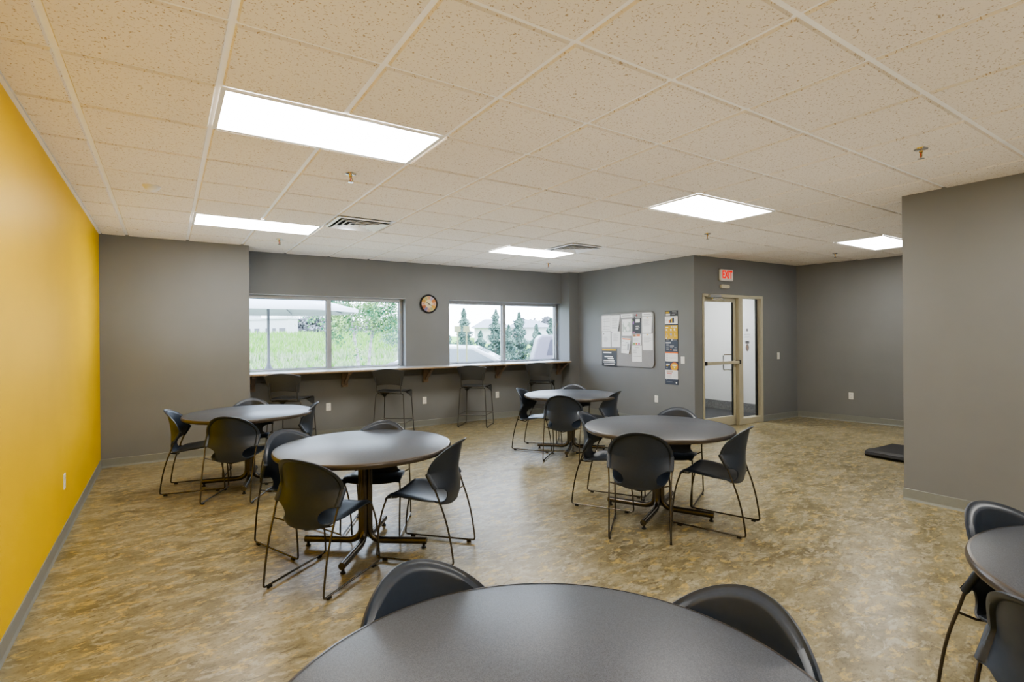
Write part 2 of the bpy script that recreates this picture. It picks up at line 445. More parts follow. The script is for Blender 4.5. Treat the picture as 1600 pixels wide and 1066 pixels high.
def make_sprinkler():
    t = thing('fire_sprinkler', '', 'sprinkler')
    MB().lathe([(.040, 0), (.039, -.006), (.030, -.010), (.014, -.012), (.012, -.016)], n=24).build('escutcheon', M['chrome'], t)
    fr = MB(); fr.lathe([(.011, -.012), (.011, -.026), (.007, -.030)], n=14)
    for sx in (-1, 1): fr.tube([(sx*.008, 0, -.026), (sx*.017, 0, -.038), (sx*.016, 0, -.052), (sx*.004, 0, -.064)], .003, 6)
    fr.build('frame_arms', M['brass'], t)
    MB().tube([(0, 0, -.028), (0, 0, -.058)], .0035, 8).build('bulb', M['red'], t)
    MB().lathe([(.004, -.062), (.019, -.066), (.020, -.068), (.004, -.069)], n=16).build('deflector', M['chrome'], t)
    return t
RS = Repeat(make_sprinkler())
for (x, y, l) in ((1.543, 1.02, 'fire sprinkler head behind the largest ceiling light panel'), (4.59, -1.50, 'fire sprinkler head at upper right, nearest to the camera'),
                  (5.88, 1.09, 'fire sprinkler head just beyond the light panel right of centre'), (8.91, 1.04, 'fire sprinkler head over the alcove near the far right ceiling light'),
                  (1.56, 4.10, 'small fire sprinkler head close to the left end of the window wall'), (5.78, 4.14, 'small fire sprinkler head near the window wall, below the narrow light panel')):
    RS.put((x, y, H), R(35), l, 'fire sprinkler heads')

t = thing('occupancy_sensor', 'round white dome sensor on the ceiling near the yellow wall', 'sensor', (.294, 2.184, H))
MB().lathe([(.062, 0), (.062, -.006), (.058, -.012)], n=28).build('base', M['white'], t)
MB().lathe([(.056, -.010), (.052, -.022), (.038, -.034), (.02, -.041), (.004, -.043)], n=28).build('dome', M['white'], t)

# ------------------------------------------------------------------ windows
def window(name, w, u0, u1, mull):
    t = bpy.data.objects.new(name, None); COL.objects.link(t); t.location = w.p0; t.rotation_euler = (0, 0, w.a); tag(t, kind='structure')
    n0, n1 = .13, .215; fw = .055
    f = MB()
    f.box((u0, n0, ZS+.02), (u0+fw*.6, n1, ZH)); f.box((u1-fw, n0, ZS+.02), (u1, n1, ZH))
    f.box((u0, n0, ZH-fw), (u1, n1, ZH)); f.box((u0, n0, ZS+.012), (u1, n1, ZS+.035))
    f.box((mull-.034, n0, ZS+.02), (mull+.034, n1, ZH-fw))
    f.build('window_frame', M['alu'], t, bevel=.004)
    gk = MB()
    for a, c in ((u0+fw*.6, mull-.034), (mull+.034, u1-fw)):
        for q in ((a, ZS+.035, a+.008, ZH-fw), (c-.008, ZS+.035, c, ZH-fw), (a, ZS+.035, c, ZS+.043), (a, ZH-fw-.008, c, ZH-fw)):
            gk.box((q[0], n0+.022, q[1]), (q[2], n0+.05, q[3]))
    gk.build('gasket', M['pole'], t)
    for a, c in ((u0+fw*.6, mull-.034), (mull+.034, u1-fw)):
        MB().box((a, n0+.036, ZS+.035), (c, n0+.042, ZH-fw)).build('pane', M['glass'], t)
    rv = MB()
    rv.box((u0+.001, .004, ZH-.006), (u1-.001, n0, ZH-.0005))
    rv.build('head_flashing', M['alu'], t)
    return t
window('window_1', W_win, h1[0], h1[1], W_win.u_of(2.47, 5.37))
window('window_2', W_win, h2[0], h2[1], W_win.u_of(5.63, 5.33))

# bar counter
t = thing('bar_counter', 'long narrow light grey counter running under both windows', 'counter', (0, 0, 0))
zc = 1.01
cp = [(1.302, 4.88), (6.88, 4.79), (6.884, 4.928), (6.868, 5.15), (6.868, 5.152)]
f0, f1 = Vector((1.302, 4.88)), Vector((6.895, 4.80))
b0, b1 = W_win.at(0.002), W_win.at(W_win.L-.002)
b = MB(); b.prism([(f0.x, f0.y), (6.81, 4.80), (6.86, 4.925), (b1.x-.004, b1.y-.002), (b0.x, b0.y-.002)], zc-.004, zc); b.build('laminate_top', M['counter'], t)
b = MB(); b.prism([(f0.x, f0.y+.003), (6.81, 4.803), (6.86, 4.925), (b1.x-.004, b1.y-.002), (b0.x, b0.y-.002)], zc-.034, zc-.004); b.build('core', M['counteredge'], t)
for hh, nm in ((h1, 'sill_board'), (h2, 'sill_board')):
    s_ = MB(); s_.box((hh[0]+.003, .0, zc-.008), (hh[1]-.003, .132, zc)); o = s_.build(nm, M['counter'], t); o.location = W_win.p0; o.rotation_euler = (0, 0, W_win.a)
e = MB(); e.tube([(f0.x, f0.y, zc-.017), (6.81, 4.80, zc-.017)], .0165, 10); e.build('front_edge', M['counteredge'], t)
cl = MB(); cu_ = [.002]+[W_win.u_of(q, 5.2)+d for q in (1.375, 2.66, 3.985, 5.39, 6.77) for d in (-.047, .047)]+[W_win.L-.004]
for k in range(0, 12, 2): cl.box((cu_[k], -.022, .80), (cu_[k+1], -.0, .86))
o = cl.build('trim_2', M['grey']); o.location = W_win.p0; o.rotation_euler = (0, 0, W_win.a); tag(o, kind='structure')
def make_bracket():
    t = thing('counter_bracket', '', 'bracket')
    MB().box((-.045, -.045, .735), (.045, 0, .975)).build('wall_plate', M['bracketwood'], t, bevel=.002)
    MB().box((-.03, -.33, .945), (.03, -.045, .975)).build('arm', M['bracketwood'], t, bevel=.002)
    s_ = MB(); s_.add([(x, y, z) for x in (-.022, .022) for y, z in ((-.045, .76), (-.045, .80), (-.24, .945), (-.285, .945))], [(0, 1, 2, 3), (7, 6, 5, 4), (0, 4, 5, 1), (1, 5, 6, 2), (2, 6, 7, 3), (3, 7, 4, 0)], False)
    s_.build('strut', M['bracketwood'], t)
    return t
RB = Repeat(make_bracket())
for x, l in ((1.375, 'brown counter bracket at the far left end beside the grey wall corner'), (2.66, 'brown counter bracket under the left window, between the first two stools'),
             (3.985, 'brown counter bracket under the wall pier below the clock'), (5.39, 'brown counter bracket under the right window, between the last two stools'),
             (6.77, 'brown counter bracket at the right end of the counter by the recess wall')):
    u = W_win.u_of(x, 5.2); o = RB.put((0, 0, 0), 0, l, 'brackets under the bar counter'); W_win.place(o, u, 0)

# ------------------------------------------------------------------ clock
t = thing('wall_clock', 'round wall clock with dark rim and coloured hour sectors between the windows', 'clock')
W_win.place(t, W_win.u_of(4.06, 5.22), 2.045)
rc = .155
MB().lathe([(rc, 0), (rc+.004, -.014), (rc, -.03), (rc-.012, -.036), (rc-.022, -.03), (rc-.024, -.02)], n=48, axis='y').build('rim', M['black'], t)
secs = ['cl_peach', 'cl_lil', 'cl_org', 'cl_pink', 'cl_gold', 'cl_olive', 'cl_peach', 'cl_violet', 'cl_rust', 'cl_pink', 'cl_gold', 'cl_olive']
fb = MB(); fr_ = rc-.02
for k in range(12):
    fb.cur = k
    for q in range(4):
        a0 = R(-15+k*30+q*7.5); a1 = a0+R(7.5)
        V = [(r_*math.sin(a), -.021, r_*math.cos(a)) for r_, a in ((.066, a0), (.066, a1), (fr_, a1), (fr_, a0))]
        fb.add(V, [(0, 1, 2, 3)], False)
fb.build('dial', [M[k] for k in secs], t, sharp=0)
MB().lathe([(.066, -.018), (.066, -.0215), (.001, -.0215)], n=36, axis='y').build('dial_centre', M['cream'], t)
def text_mesh(txt, size, mat, parent, loc, name='lettering', depth=.0008, mirror=False, align='CENTER', sx=1., bold=0.):
    cu = bpy.data.curves.new('lettering', 'FONT'); cu.body = txt; cu.size = size; cu.align_x = align; cu.align_y = 'CENTER'; cu.extrude = depth; cu.resolution_u = 3; cu.offset = bold
    tmp = bpy.data.objects.new('lettering', cu); COL.objects.link(tmp)
    dg = bpy.context.evaluated_depsgraph_get(); me = bpy.data.meshes.new_from_object(tmp.evaluated_get(dg))
    bpy.data.objects.remove(tmp); bpy.data.curves.remove(cu)
    s = -1 if mirror else 1
    me.transform(Matrix(((s*sx, 0, 0, 0), (0, 0, -1, 0), (0, 1, 0, 0), (0, 0, 0, 1))))
    me.materials.clear(); me.materials.append(mat)
    o = bpy.data.objects.new(name, me); COL.objects.link(o); o.parent = parent; o.location = loc
    return o
for k in range(12):
    a = R(30*k); text_mesh(str(12 if k == 0 else k), .036, M['inkdark'], t, (.103*math.sin(a), -.0225, .103*math.cos(a)), 'numeral', .0004)
def hand(ang, l, w, y, nm):
    a = R(ang); d = (math.sin(a), math.cos(a)); p = (d[1], -d[0])
    V = [(d[0]*q+p[0]*s_, y, d[1]*q+p[1]*s_) for q, s_ in ((-.02, w), (-.02, -w), (l, -w*.6), (l, w*.6))]
    m_ = MB(); m_.add(V+[(x, y-.002, z) for x, y, z in V], [(0, 1, 2, 3), (7, 6, 5, 4), (0, 4, 5, 1), (1, 5, 6, 2), (2, 6, 7, 3), (3, 7, 4, 0)], False); m_.build(nm, M['black'], t)
hand(305, .055, .006, -.024, 'hour_hand'); hand(120, .072, .0045, -.027, 'minute_hand')
MB().lathe([(.008, -.022), (.008, -.031), (.001, -.031)], n=16, axis='y').build('hub', M['black'], t)

# ------------------------------------------------------------------ outlets and switches
def make_outlet():
    t = thing('wall_outlet', '', 'outlet')
    MB().box((-.035, -.006, -.057), (.035, 0, .057)).build('cover_plate', M['white'], t, bevel=.003)
    for s_ in (-1, 1):
        r_ = MB().box((-.017, -.008, s_*.024-.014), (.017, -.005, s_*.024+.014)); o = r_.build('receptacle', M['white'], t, bevel=.003)
        sl = MB(); sl.box((-.007, -.0085, s_*.024-.002), (-.005, -.0078, s_*.024+.007)); sl.box((.005, -.0085, s_*.024-.002), (.007, -.0078, s_*.024+.007)); sl.box((-.002, -.0085, s_*.024-.009), (.002, -.0078, s_*.024-.005))
        sl.build('slots', M['dark'], o)
    return t
RO = Repeat(make_outlet())
def put_outlet(w, x, y, z, l): W = RO.put((0, 0, 0), 0, l, 'white wall outlets'); w.place(W, w.u_of(x, y), z)
put_outlet(W_left, XL, 2.23, .43, 'white wall outlet low on the yellow wall')
put_outlet(W_win, 2.42, 5.2, .445, 'white wall outlet under the counter, right of the first stool')
put_outlet(W_win, 3.975, 5.2, .43, 'white wall outlet under the counter, between the second and third stools')
put_outlet(W_win, 5.39, 5.2, .43, 'white wall outlet under the counter, right of the third stool')
put_outlet(W_side, 7.16, 3.03, .43, 'white wall outlet low on the wall below the tall colourful poster')
put_outlet(W_far, 10.0, 1.32, .435, 'white wall outlet low on the far right alcove wall')
def make_switch():
    t = thing('light_switch', '', 'light switch')
    MB().box((-.035, -.006, -.057), (.035, 0, .057)).build('cover_plate', M['white'], t, bevel=.003)
    MB().box((-.016, -.009, -.032), (.016, -.005, .032)).build('rocker', M['white'], t, bevel=.002)
    return t
RW = Repeat(make_switch())
o = RW.put((0, 0, 0), 0, 'white light switch right of the tall colourful poster', 'light switches'); W_side.place(o, W_side.u_of(7.17, 2.50), 1.09)
o = RW.put((0, 0, 0), 0, 'white light switch on the wall right of the glass door', 'light switches'); W_door.place(o, W_door.u_of(9.32, 2.2), 1.109)

# ------------------------------------------------------------------ bulletin board, papers and poster
bt = thing('bulletin_board', 'grey fabric bulletin board with rounded corners covered in papers', 'bulletin board')
uL, uR = W_side.u_of(7.13, 4.30), W_side.u_of(7.17, 3.055)
W_side.place(bt, uL, 0)
bw = uR-uL; bz0, bz1 = .945, 1.885
def rrect(x0, z0, x1, z1, r, n=6):
    P = []
    for cx, cz, a in ((x1-r, z1-r, 0), (x0+r, z1-r, 90), (x0+r, z0+r, 180), (x1-r, z0+r, 270)):
        for k in range(n+1):
            q = R(a+90*k/n); P.append((cx+r*math.cos(q), cz+r*math.sin(q)))
    return P
MB().prism(rrect(0, bz0, bw, bz1, .07), -.018, -.004, 'y').build('felt_panel', M['felt'], bt)
rp = rrect(.0, bz0, bw, bz1, .07); ri = rrect(.012, bz0+.012, bw-.012, bz1-.012, .06)
fr = MB(); n_ = len(rp)
V = [(x, -.024, z) for x, z in rp]+[(x, -.024, z) for x, z in ri]+[(x, 0, z) for x, z in rp]+[(x, -.016, z) for x, z in ri]
F = []
for i in range(n_):
    k = (i+1) % n_; F += [(i, k, n_+k, n_+i), (i, 2*n_+i, 2*n_+k, k), (n_+i, n_+k, 3*n_+k, 3*n_+i)]
fr.add(V, F); fr.build('rounded_frame', M['felt'], bt)

def sheet(name, label, cat, y0, y1, z1, z0, deco, n=.022, tilt=0., curl=0., group='papers pinned to the bulletin board', base='paper', thick=.0012):
    """paper on the side wall between world y0..y1; deco: list of (u0,v0,u1,v1,material) in 0..1 from top-left"""
    u0, u1 = W_side.u_of(7.15, y0), W_side.u_of(7.15, y1)
    w_, h_ = u1-u0, z1-z0; mats = [M[base]]; idx = {base: 0}
    def mi(k):
        if k not in idx: idx[k] = len(mats); mats.append(M[k])
        return idx[k]
    def surf(u, v, lift=0.):
        c = curl*max(0., u-.45)**2*max(0., v-.1)*3.
        return (u*w_ - c*.35, -c-lift, -v*h_)
    b = MB(); nu, nv = 8, 6
    b.grid([[surf(i/nu, j/nv) for i in range(nu+1)] for j in range(nv+1)], thick=-thick)
    for (a, t_, c, d, k) in deco:
        b.cur = mi(k)
        b.grid([[surf(a+(c-a)*i/6, t_+(d-t_)*j/3, thick+.0006) for i in range(7)] for j in range(4)])
    o = b.build(name, mats); tag(o, label, cat, group)
    W_side.place(o, u0, z1, n); o.rotation_euler = (0, tilt, W_side.a) if not tilt else (Matrix.Rotation(W_side.a, 4, 'Z') @ Matrix.Rotation(tilt, 4, 'Y')).to_euler()
    return o
def lines(u0, u1, v0, v1, n, k='ink', th=.28, seed=1):
    r_ = random.Random(seed); d = (v1-v0)/n
    return [(u0, v0+i*d, u1-(u1-u0)*r_.random()*.35, v0+i*d+d*th, k) for i in range(n)]
P_ = 'paper_notice'; A = 'paper'
sheet(P_, 'white paper with a ruled table, top left of the bulletin board', A, 4.272, 4.046, 1.855, 1.567, [(.15, .22, .9, .235, 'ink'), (.15, .36, .9, .375, 'ink'), (.15, .7, .9, .715, 'ink'), (.15, .85, .9, .865, 'ink'), (.3, .2, .31, .88, 'ink'), (.6, .2, .61, .88, 'ink')])
sheet(P_, 'white paper with a curling right edge in the top row of the bulletin board', A, 4.041, 3.816, 1.85, 1.56, lines(.15, .85, .2, .85, 10, seed=3), curl=.05)
sheet('heading_strip', 'short white heading strip at the top middle of the bulletin board', A, 3.792, 3.520, 1.862, 1.802, [(.1, .4, .85, .6, 'ink')])
sheet(P_, 'pale green flyer with white circles under the middle heading strip', A, 3.762, 3.545, 1.772, 1.482, [(.05, .30, .95, .76, 'sage'), (.12, .20, .40, .30, 'sage'), (.70, .18, .92, .30, 'sage'), (.1, .82, .8, .84, 'ink')])
sheet('flyer', 'dark grey flyer with white box and purple picture on the bulletin board', A, 3.521, 3.333, 1.782, 1.522, [(.38, .06, .88, .28, 'paper'), (.04, .2, .2, .4, 'purple'), (.02, .1, .12, .28, 'greenp'), (.4, .5, .8, .55, 'paper'), (.4, .6, .85, .64, 'ink'), (.4, .68, .7, .72, 'paper'), (.05, .9, .3, .95, 'pink')], base='slate')
sheet('heading_strip', 'white heading strip in the top right corner of the bulletin board', A, 3.303, 3.085, 1.868, 1.812, [(.15, .4, .8, .6, 'ink'), (.9, .3, .96, .55, 'inkdark')])
sheet(P_, 'white text page under the top right heading strip of the bulletin board', A, 3.302, 3.088, 1.804, 1.525, [(.45, .05, .55, .09, 'gold')]+lines(.12, .88, .16, .6, 9, seed=5), curl=.02)
sheet(P_, 'white paper with a small dark mark, at the left edge of the bulletin board', A, 4.268, 4.05, 1.557, 1.277, [(.2, .1, .28, .16, 'inkdark')]+lines(.22, .75, .32, .66, 8, seed=6))
sheet(P_, 'white text page below the curling paper on the bulletin board', A, 4.022, 3.81, 1.560, 1.280, [(.03, .02, .09, .06, 'purple'), (.93, .02, .98, .06, 'gold')]+lines(.2, .8, .15, .65, 9, seed=8))
sheet('flyer', 'tilted white sheet with an orange header and a line chart on the bulletin board', A, 3.775, 3.565, 1.448, 1.178, [(.06, .03, .98, .1, 'orange'), (.1, .46, .5, .48, 'inkdark'), (.5, .3, .52, .47, 'inkdark'), (.5, .28, .8, .3, 'inkdark'), (.68, .36, .92, .8, 'ink'), (.1, .2, .22, .23, 'inkdark'), (.1, .76, .6, .775, 'ink')], tilt=R(3), curl=.03)
sheet('flyer', 'small flyer with food pictures along its top and bottom on the bulletin board', A, 3.517, 3.335, 1.505, 1.322, [(.05, .0, .4, .2, 'brownp'), (.45, .0, .9, .18, 'orange'), (.1, .4, .85, .43, 'ink'), (.1, .5, .7, .53, 'ink'), (.05, .8, .28, .97, 'greenp'), (.36, .8, .56, .97, 'orange'), (.65, .8, .9, .97, 'pink')])
sheet(P_, 'white text page in the second row at the right edge of the bulletin board', A, 3.300, 3.08, 1.516, 1.236, [(.42, .04, .56, .1, 'gold')]+lines(.12, .9, .2, .55, 7, seed=9))
sheet(P_, 'lowest white text page, right of centre on the bulletin board', A, 3.537, 3.318, 1.312, 1.034, [(.3, .1, .7, .13, 'ink')]+lines(.1, .6, .22, .5, 5, seed=11)+[(.1, .66, .9, .68, 'ink')])
sheet('poster', 'dark grey poster of white lettering with orange header, lower left of the bulletin board', 'poster', 4.268, 3.90, 1.252, .935, [(.03, .02, .97, .12, 'gold'), (.1, .2, .65, .27, 'paper'), (.35, .3, .62, .4, 'slate'), (.18, .43, .75, .5, 'paper'), (.4, .54, .8, .6, 'paper'), (.12, .66, .85, .72, 'paper'), (.08, .75, .9, .82, 'ink'), (.15, .87, .85, .93, 'paper')], base='slate', n=.024)
fo = [o for o in COL.objects if o.get('label', '').startswith('pale green flyer')][0]
for cx, cz, rr_ in ((.085, -.085, .045), (.135, -.165, .038), (.06, -.20, .022)):
    MB().prism([(cx+rr_*math.cos(R(a)), cz+rr_*1.15*math.sin(R(a))) for a in range(0, 360, 15)], -.0036, -.0024, 'y').build('round_spot', M['paper'], fo)
b = MB(); b.cur = 0
b.box((-.05, -.001, -.006), (.02, 0, .004)); b.box((.0, -.001, -.03), (.012, 0, .03)); b.cur = 1; b.box((-.01, -.0015, .0), (.012, 0, .022)); b.cur = 0; b.box((-.06, -.001, -.04), (-.035, 0, -.015))
o = b.build('sticker', [M['inkdark'], M['red']]); tag(o, 'small dark and red scribble like emblem at the top of the bulletin board', 'sticker'); W_side.place(o, W_side.u_of(7.15, 3.43), 1.828, .0185)

# the tall info poster
pt = thing('info_poster', 'tall narrow poster of stacked navy, yellow and white panels beside the light switch', 'poster')
pu = W_side.u_of(7.16, 2.838); W_side.place(pt, pu, 0); pw = .25
MB().box((0, -.006, .692), (pw, 0, 1.88)).build('backing', M['slate'], pt)
def panel(z1, z0, base, deco, y=-.0075):
    mats = [M[base]]; idx = {base: 0}; b = MB(); b.box((.002, y, z0), (pw-.002, -.006, z1))
    for (u0, v0, u1, v1, k) in deco:
        if k not in idx: idx[k] = len(mats); mats.append(M[k])
        b.cur = idx[k]; b.box((u0*pw, y-.0008, z1-v1*(z1-z0)), (u1*pw, y, z1-v0*(z1-z0)))
    return b.build('panel', mats, pt)
panel(1.878, 1.792, 'slate', [(.08, .15, .36, .45, 'gold'), (.08, .55, .42, .85, 'paper'), (.58, .15, .9, .22, 'ink'), (.6, .4, .95, .46, 'ink'), (.55, .65, .8, .72, 'ink')])
panel(1.792, 1.665, 'paper', [(.08, .1, .5, .14, 'ink'), (.3, .5, .4, .85, 'orange'), (.4, .38, .48, .85, 'slate'), (.48, .3, .58, .85, 'gold'), (.58, .2, .73, .85, 'navy'), (.08, .35, .24, .38, 'ink'), (.08, .55, .22, .58, 'ink'), (.8, .2, .92, .24, 'orange'), (.8, .4, .92, .43, 'ink'), (.8, .6, .92, .63, 'ink')])
panel(1.665, 1.645, 'navy', [])
panel(1.645, 1.424, 'gold', [(.06, .12, .26, .19, 'paper'), (.48, .05, .58, .2, 'cream'), (.66, .05, .76, .2, 'cream'), (.82, .05, .92, .2, 'cream'), (.08, .27, .19, .38, 'paper'), (.42, .27, .53, .38, 'paper'), (.7, .25, .81, .38, 'paper'), (.08, .44, .25, .47, 'cream'), (.4, .44, .58, .47, 'cream'), (.7, .44, .88, .47, 'cream'), (.1, .6, .17, .7, 'cl_lil'), (.4, .57, .55, .72, 'cl_lil'), (.74, .6, .8, .68, 'cream'), (.05, .76, .25, .79, 'cream'), (.4, .76, .58, .79, 'cream'), (.7, .76, .88, .79, 'cream'), (.06, .9, .16, .97, 'paper'), (.25, .93, .7, .95, 'cream')])
panel(1.424, 1.395, 'slate', [(.1, .4, .35, .6, 'ink'), (.52, .1, .58, .9, 'paper'), (.65, .4, .92, .6, 'ink')])
panel(1.395, 1.217, 'navy', [(.06, .12, .45, .22, 'paper'), (.1, .3, .28, .34, 'ink'), (.1, .42, .3, .46, 'ink'), (.1, .62, .28, .66, 'ink'), (.1, .76, .3, .8, 'ink'), (.38, .42, .7, .5, 'ink'), (.4, .56, .62, .6, 'ink'), (.74, .6, .9, .64, 'ink'), (.4, .76, .52, .82, 'orange'), (.65, .8, .93, .88, 'paper')])
panel(1.217, 1.193, 'orange', [])
panel(1.193, 1.067, 'paper', [(.08, .1, .25, .14, 'inkdark')]+[(.08, .22+.13*i, .22, .26+.13*i, 'ink') for i in range(5)]+[(.28, .2+.15*i, .92, .21+.15*i, 'ink') for i in range(5)])
panel(1.067, 1.05, 'slate', [(.1, .3, .55, .7, 'ink')])
panel(1.05, .925, 'navy', [(.08, .2, .35, .34, 'paper'), (.08, .4, .24, .5, 'gold'), (.08, .7, .2, .76, 'ink')])
for rr_, k, yy in ((.075, 'orange', -.0085), (.062, 'gold', -.0092)):
    b = MB(); P = [(.72*pw+rr_*math.cos(R(a))*1.0, .982+rr_*.92*math.sin(R(a))) for a in range(0, 360, 12)]
    P = [(min(x, pw-.002), min(max(z, .926), 1.049)) for x, z in P]
    b.prism(P, yy, -.007, 'y'); b.build('sun_disc', M[k], pt)
b = MB(); b.box((.57*pw, -.0098, .995), (.88*pw, -.0092, 1.012)); b.prism([(.64*pw, .982), (.82*pw, .982), (.73*pw, .957)], -.0098, -.0092, 'y'); b.build('disc_caption', M['paper'], pt)
panel(.925, .782, 'paper', [(.1, .1, .6, .17, 'cl_peach'), (.1, .22, .58, .28, 'brownp'), (.12, .36, .52, .44, 'red')]+[(.1, .56+.1*i, .5, .585+.1*i, 'ink') for i in range(4)]+[(.58, .22+.12*i, .9, .235+.12*i, 'ink') for i in range(6)])
panel(.782, .692, 'navy', [(.08, .12, .16, .2, 'ink'), (.1, .5, .6, .53, 'ink'), (.82, .5, .92, .75, 'paper')])

# ------------------------------------------------------------------ door
dt = bpy.data.objects.new('door_1', None); COL.objects.link(dt); dt.location = W_door.p0; dt.rotation_euler = (0, 0, W_door.a); tag(dt, kind='structure')
ZT = 2.135
md = W_door.u_of(8.235, 2.23)       # between leaf and sidelight
f = MB()
f.box((du0, -.012, 0), (du0+.038, .11, ZT)); f.box((du1-.045, -.012, 0), (du1, .11, ZT)); f.box((du0, -.012, ZT-.045), (du1, .11, ZT))
f.box((md, -.012, 0), (md+.105, .11, ZT-.045)); f.box((md+.105, -.012, 0), (du1-.045, .11, .10)); 
f.build('door_frame', M['doorframe'], dt, bevel=.003)
l0, l1 = du0+.04, md-.003; y0, y1 = .045, .09
lf = MB(); lf.box((l0, y0, .008), (l0+.02, y1, 2.085)); lf.box((l1-.058, y0, .008), (l1, y1, 2.085)); lf.box((l0, y0, 2.02), (l1, y1, 2.085)); lf.box((l0, y0, .008), (l1, y1, .155))
leaf = lf.build('door_leaf', M['doorframe'], dt, bevel=.003)
sa = MB(); sa.box((l1-.068, y0+.008, .155), (l1-.058, y1-.008, 2.02)); sa.build('glazing_bead', M['black'], leaf)
MB().box((l0+.02, .064, .155), (l1-.058, .070, 2.02)).build('pane', M['doorglass'], leaf)
MB().box((md+.105, .064, .10), (du1-.045, .070, ZT-.045)).build('sidelight_pane', M['doorglass'], dt)
sg = MB(); sg.box((du1-.085, .06, .10), (du1-.055, .085, ZT-.045)); sg.build('sidelight_gasket', M['black'], dt)
# panic bar
pb = MB(); pb.box((l0+.03, -.03, 1.01), (l1+.0, .008, 1.06)); pbo = pb.build('push_bar', M['doorframe'], dt, bevel=.006)
ec = MB(); ec.box((l0+.0, -.034, 1.004), (l0+.034, .045, 1.066)); ec.box((l1-.012, -.034, 1.004), (l1+.03, .045, 1.066)); ec.build('end_cap', M['black'], pbo, bevel=.004)
ph = MB(); ph.tube([(l1-.045, y1, 1.155), (l1-.045, y1+.07, 1.155), (l1-.17, y1+.07, 1.155), (l1-.17, y1+.07, .905), (l1-.045, y1+.07, .905), (l1-.045, y1, .905)], .0095, 10, fillet=.03); ph.build('pull_handle', M['chrome'], dt)
# closer with arm
cb = MB(); cb.box((du0+.13, -.05, 2.075), (du0+.40, .04, 2.125)); c_o = cb.build('door_closer', M['alu'], dt, bevel=.008)
ar = MB(); ar.tube([(du0+.22, -.03, 2.07), (du0+.22, -.03, 2.055), (du0+.30, -.13, 2.055), (du0+.58, .03, 2.05)], .008, 8); ar.build('closer_arm', M['alu'], c_o)
kn = MB(); kn.lathe([(.018, 2.05), (.02, 2.06), (.02, 2.075)], (du0+.22, -.02, 0), 14); kn.build('closer_pivot', M['chrome'], c_o)
hg = MB()
for z in (.25, 1.0, 1.85): hg.tube([(du0+.04, .03, z-.05), (du0+.04, .03, z+.05)], .008, 8)
hg.build('hinges', M['alu'], dt)
# decals on the sidelight
cx = (md+.105+du1-.045)/2-.03; dec = MB(); yy = .0635
dec.lathe([(.024, yy), (.017, yy)], (cx, 0, 1.565), 24, 'y')
dd = dec.build('decal', M['ink'], dt)
text_mesh('to bonding', .036, M['ink'], dt, (cx, yy, 1.49), 'decal', .0002, mirror=True)
text_mesh('in The Field', .036, M['ink'], dt, (cx, yy, 1.445), 'decal', .0002, mirror=True)
nb = MB(); nb.box((cx-.05, yy-.001, 1.335), (cx+.05, yy, 1.375)); nb.cur = 1
for q in range(4): nb.box((cx-.042+q*.022, yy-.0016, 1.347), (cx-.030+q*.022, yy-.001, 1.363))
nb.build('decal', [M['navy'], M['ink']], dt)
ov = MB(); ov.prism([(cx+.045*math.cos(R(a)), 1.265+.062*math.sin(R(a))) for a in range(0, 360, 15)], yy-.001, yy, 'y'); ov.cur = 1
ov.prism([(cx+.036*math.cos(R(a)), 1.265+.052*math.sin(R(a))) for a in range(0, 360, 15)], yy-.0015, yy-.001, 'y'); ov.cur = 2
ov.prism([(cx+.012*math.cos(R(a))-.012, 1.282+.018*math.sin(R(a))) for a in range(0, 360, 30)], yy-.002, yy-.0015, 'y'); ov.prism([(cx+.012*math.cos(R(a))+.008, 1.248+.016*math.sin(R(a))) for a in range(0, 360, 30)], yy-.002, yy-.0015, 'y')
ov.build('decal', [M['ink'], M['felt'], M['cl_pink']], dt)

# vestibule beyond the door
VX, VY = 9.62, 3.95
b = MB(); b.box((VX, 2.30, 0), (VX+.1, VY+.1, 2.7)); tag(b.build('wall_vestibule_right', M['vestwall']), kind='structure')
b = MB(); b.box((7.31, VY, 0), (VX, VY+.1, 2.7)); tag(b.build('wall_vestibule_back', M['vestwall']), kind='structure')
b = MB(); b.box((7.30, 2.46, 0), (7.36, VY, 2.7)); tag(b.build('wall_vestibule_left', M['vestwall']), kind='structure')
b = MB(); b.box((7.30, 2.44, 2.6), (VX+.1, VY+.1, 2.66)); tag(b.build('ceiling_vestibule', M['vestwall']), kind='structure')
b = MB(); b.box((7.30, 2.44, -.05), (VX, VY, .004)); tag(b.build('floor_vestibule', M['carpet']), kind='structure')
b = MB(); b.box((VX-.012, 2.46, 0), (VX, VY, .175)); b.box((7.36, VY-.012, 0), (VX-.012, VY, .175)); tag(b.build('baseboard_vestibule', M['vesttile']), kind='structure')
t = thing('vestibule_fill_light', 'unseen ceiling light added to brighten the white vestibule behind the glass door', 'ceiling light', (8.45, 3.2, 2.6))  # added panel, out of view, that brightens the vestibule walls
MB().box((-.3, -.3, -.012), (.3, .3, 0)).build('frame', M['whitemetal'], t)
vm = emissive('vestibule fill diffuser', (1., .99, .98), 55.)
MB().box((-.27, -.27, -.016), (.27, .27, -.012)).build('diffuser', vm, t)

